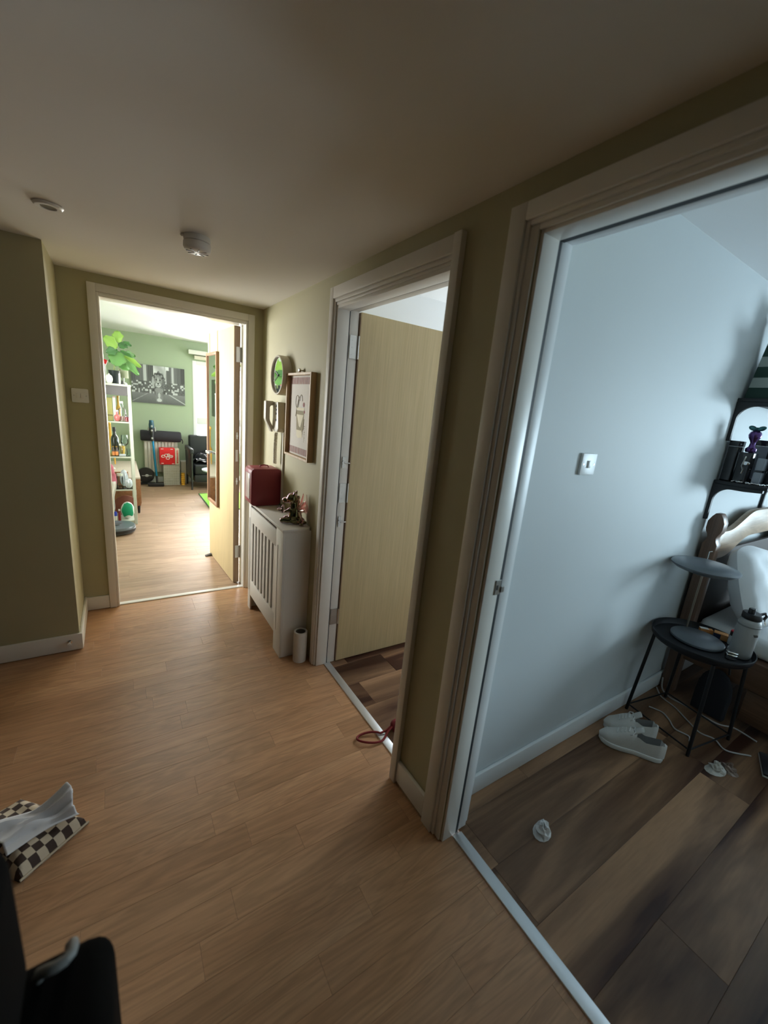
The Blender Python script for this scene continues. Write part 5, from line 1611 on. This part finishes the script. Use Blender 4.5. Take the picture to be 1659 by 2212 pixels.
t = thing('gin_bottle', 'clear bottle of pale pink gin with a stopper on the top glass shelf', 'bottle', (-.868, YS, Z2))
B().lathe([(0, .001), (.034, .001), (.037, .008), (.037, .1), (.030, .125), (.013, .142), (.012, .185), (0, .185)], (-.868, YS, Z2), 24).out('glass', LIQ, t)
B().lathe([(0, .004), (.033, .004), (.033, .055), (0, .055)], (-.868, YS, Z2), 24).out('liquid', PNK, t)
B().lathe([(.014, .1855), (.014, .207), (0, .208)], (-.868, YS, Z2), 16).out('stopper', WPL, t)
bottle('round_pink_flask', 'round rosy flask at the left of the gin bottle', 'bottle', [(0, 0), (.016, .001), (.028, .02), (.030, .04), (.024, .06), (.010, .07), (.009, .1), (0, .1)], (-.912, YS - .04, Z2), mat('rosy_glass', srgb(190, 110, 108), .2, coat=.3), [(.01, .1005), (.01, .115), (0, .115)], CHROME)
bottle('ruby_perfume', 'small dark red square perfume bottle at the right of the top glass shelf', 'perfume bottle', [(0, 0), (.017, .001), (.018, .004), (.018, .045), (.014, .05), (0, .05)], (-.824, YS - .045, Z2), mat('ruby_glass', srgb(110, 26, 34), .15, coat=.5), [(.006, .0505), (.006, .068), (0, .068)], BPL, seg=8)
# shelf 3
bottle('wine_bottle', 'dark wine bottle at the left of the middle glass shelf', 'bottle', [(0, 0), (.034, .001), (.037, .006), (.037, .17), (.030, .20), (.014, .225), (.013, .285), (0, .287)], (-.948, YS + .04, Z3), mat('dark_wine_glass', (.012, .016, .012), .12, coat=.5), [(.0142, .255), (.0148, .257), (.0148, .300), (0, .301)], mat('black_foil', (.03, .03, .035), .4))
MB_ = mat('dark_brown_glass', (.05, .025, .012), .2, coat=.4)
for k, xx in enumerate((-.966, -.936)):
    t = bottle('tonic_bottle', ['left small brown bottle with an orange label on the middle shelf', 'right small brown bottle with an orange label on the middle shelf'][k], 'bottle', [(0, 0), (.0135, .001), (.0140, .004), (.0140, .062), (.008, .075), (.007, .098), (0, .098)], (xx, YS - .045, Z3), MB_, [(.008, .0985), (.008, .108), (0, .108)], GOLD, 'small orange label bottles')
    B().lathe([(.0142, .012), (.0144, .012), (.0144, .052), (.0142, .052)], (xx, YS - .045, Z3), 20).out('label', mat('orange_label', srgb(214, 140, 82), .6), t)
t = bottle('wine_glass', 'large clear stemmed wine glass on the middle glass shelf', 'wine glass', [(0, 0), (.030, .001), (.030, .003), (.004, .008), (.0032, .095), (.010, .108), (.032, .130), (.036, .155), (.030, .225), (.0292, .225), (.034, .155), (.030, .132), (.008, .112), (0, .108)], (-.860, YS, Z3), LIQ)
bottle('clear_flask', 'small clear bottle with a white cap left of the wine glass', 'bottle', [(0, 0), (.018, .001), (.019, .07), (.010, .095), (.009, .11), (0, .11)], (-.902, YS, Z3), LIQ, [(.011, .1105), (.011, .128), (0, .128)], WPL)
bottle('yellow_cup', 'yellow cup behind the wine glass', 'cup', [(0, 0), (.02, .001), (.027, .09), (.025, .09), (.018, .006), (0, .006)], (-.882, YS + .12, Z3 + 0), mat('yellow_glaze', srgb(228, 190, 96), .4))
bottle('tumbler', 'short glass tumbler with pinkish base at the right of the middle shelf', 'glass', [(0, 0), (.020, .001), (.0235, .07), (.022, .07), (.018, .008), (0, .008)], (-.823, YS + .075, Z3), LIQ)
t = thing('rolled_paper', 'grey rolled paper lying at the front of the middle glass shelf', 'paper roll', (-.90, YS - .045, Z3))
B().cyl((-.915, YS - .052, Z3 + .0135), .013, .06, 'X', 16).out('roll', mat('grey_paper', (.42, .46, .48), .6), t)
# shelf 4
WRAP = mat('cellophane', (.55, .62, .68), .18, var=.2, scale=40, coat=.5)


def wrapped(name, label, c_, r_, sd):
    t_ = thing(name, label, 'gift', c_)
    def f(u, v):
        a_ = 2 * PI * u; th = PI * v
        k_ = 1 + .10 * math.sin(7 * a_ + sd) * math.sin(th) + .08 * math.sin(13 * a_ + 5 * v + sd)
        return (c_[0] + r_[0] * math.sin(th) * math.cos(a_) * k_, c_[1] + r_[1] * math.sin(th) * math.sin(a_) * k_, c_[2] + r_[2] - r_[2] * math.cos(th) * .99 + .001)
    q_ = B(); q_.grid(f, 30, 14, smooth=False); q_.out('wrapping', WRAP, t_)


wrapped('wrapped_gift', 'cellophane wrapped bundle at the front right of the lower glass shelf', (-.845, YS - .01, Z4), (.036, .036, .055), 1)
wrapped('wrapped_gift', 'taller cellophane wrapped bundle behind on the lower glass shelf', (-.885, YS + .10, Z4), (.038, .038, .095), 3)
bottle('storage_jar', 'clear jar with a pale lid at the left of the lower glass shelf', 'jar', [(0, 0), (.028, .001), (.030, .006), (.030, .12), (.024, .135), (0, .135)], (-.925, YS + .02, Z4), LIQ, [(.027, .1355), (.027, .16), (0, .16)], mat('sage_lid', (.5, .55, .45), .5))
t = thing('brown_book_box', 'brown upright box behind the jar on the lower glass shelf', 'box', (-.91, YS + .19, Z4)); B().box(-.97, -.84, YS + .16, YS + .20, Z4, Z4 + .15).out('body', WAL, t, bevel=.002)
t = thing('pink_plush', 'pink plush toy hanging at the left edge of the cabinet', 'plush toy', (-1.0, YS, Z4))
q = B(); q.ell((-1.012, YS - .0, Z4 + .20), (.045, .045, .075)); q.ell((-1.0, YS, Z4 + .085), (.05, .05, .087)); q.ell((-.972, YS - .02, Z4 + .13), (.018, .02, .05)); q.out('body', mat('pink_plush_fabric', srgb(196, 112, 130), .95, bump=.3, scale=90), t, remesh=.008)
q = B(); q.ell((-.968, YS - .045, Z4 + .225), (.009, .009, .014)); q.out('white_bow', WPL, t)
# bottom
t = thing('green_white_ball', 'green and white patched round toy at the bottom of the cabinet', 'toy', (-.868, YS + .02, Z5))
q = B(); q.ell((-.868, YS + .02, Z5 + .098), (.066, .05, .097), None, 24, 16); q.out('white_body', WPL, t)
GP = mat('emerald_patch', srgb(18, 150, 108), .6)
q = B()


def patch(u, v):
    a_ = -PI / 2 + (u - .5) * 1.9 + .10 * math.sin(9 * v); th = .45 + 1.75 * v + .12 * math.sin(7 * u + 1)
    return (-.868 + .0672 * math.sin(th) * math.cos(a_), YS + .02 + .0512 * math.sin(th) * math.sin(a_), Z5 + .098 + .0985 * math.cos(th))


q.grid(patch, 20, 16); q.out('green_patch', GP, t, thick=.0012)
t = thing('brown_disc', 'round brown wooden plate behind the green and white toy', 'plate', (-.88, YS + .15, Z5)); B().lathe([(0, 0), (.115, 0), (.12, -.008), (.115, -.014), (0, -.012)], (-.882, YS + .16, Z5 + .122), 32, 'Y').out('disc', mat('mahogany', srgb(120, 66, 52), .4), t)
bottle('red_bottle', 'slim red bottle at the bottom front of the cabinet', 'bottle', [(0, 0), (.014, .001), (.015, .004), (.015, .075), (.008, .09), (.007, .11), (0, .11)], (-.948, YS - .04, Z5), mat('red_sauce', srgb(130, 40, 44), .3), [(.009, .1105), (.009, .128), (0, .128)], mat('pale_cap', (.6, .55, .5), .5))
t = bottle('blue_bottle', 'white bottle with a blue top at the bottom left of the cabinet', 'bottle', [(0, 0), (.016, .001), (.017, .005), (.017, .055), (0, .055)], (-.985, YS - .04, Z5), WPL, [(.0165, .0555), (.016, .095), (.008, .105), (0, .106)], mat('blue_cap', srgb(50, 70, 190), .4))
t = thing('white_cloth', 'white cloth hanging down over the front left of the cabinet', 'cloth', (-1.02, YS, .3))
B().grid(lambda u, v: (-1.06 + .10 * u * (1 - .35 * v) + .006 * math.sin(9 * v), 1.995 + .008 * math.sin(15 * u + 2 * v), .50 - .335 * v), 20, 12).out('cloth', mat('white_muslin', (.72, .72, .7), .9), t, thick=.003)
# robot vacuum
t = thing('robot_vacuum', 'dark grey disc robot vacuum on the floor in front of the cabinet', 'robot vacuum', (-.975, 1.76, 0))
RC = (-.978, 1.765, 0)
B().lathe([(0, .012), (.155, .012), (.168, .02), (.170, .07), (.162, .082), (0, .085)], RC, 48).out('body', mat('slate_plastic', (.10, .12, .135), .3), t)
B().lathe([(.1705, .025), (.173, .027), (.173, .055), (.1705, .057)], RC, 48).out('bumper', BPL, t)
B().lathe([(.045, .0855), (.043, .092), (0, .093)], RC, 28).out('turret', mat('slate_turret', (.07, .08, .09), .35), t)
for sg in (-1, 1):
    B().cyl((RC[0] + .01, RC[1] + sg * .10, .0135), .0125, .02, 'Y', 12).out('wheel', BPL, t)
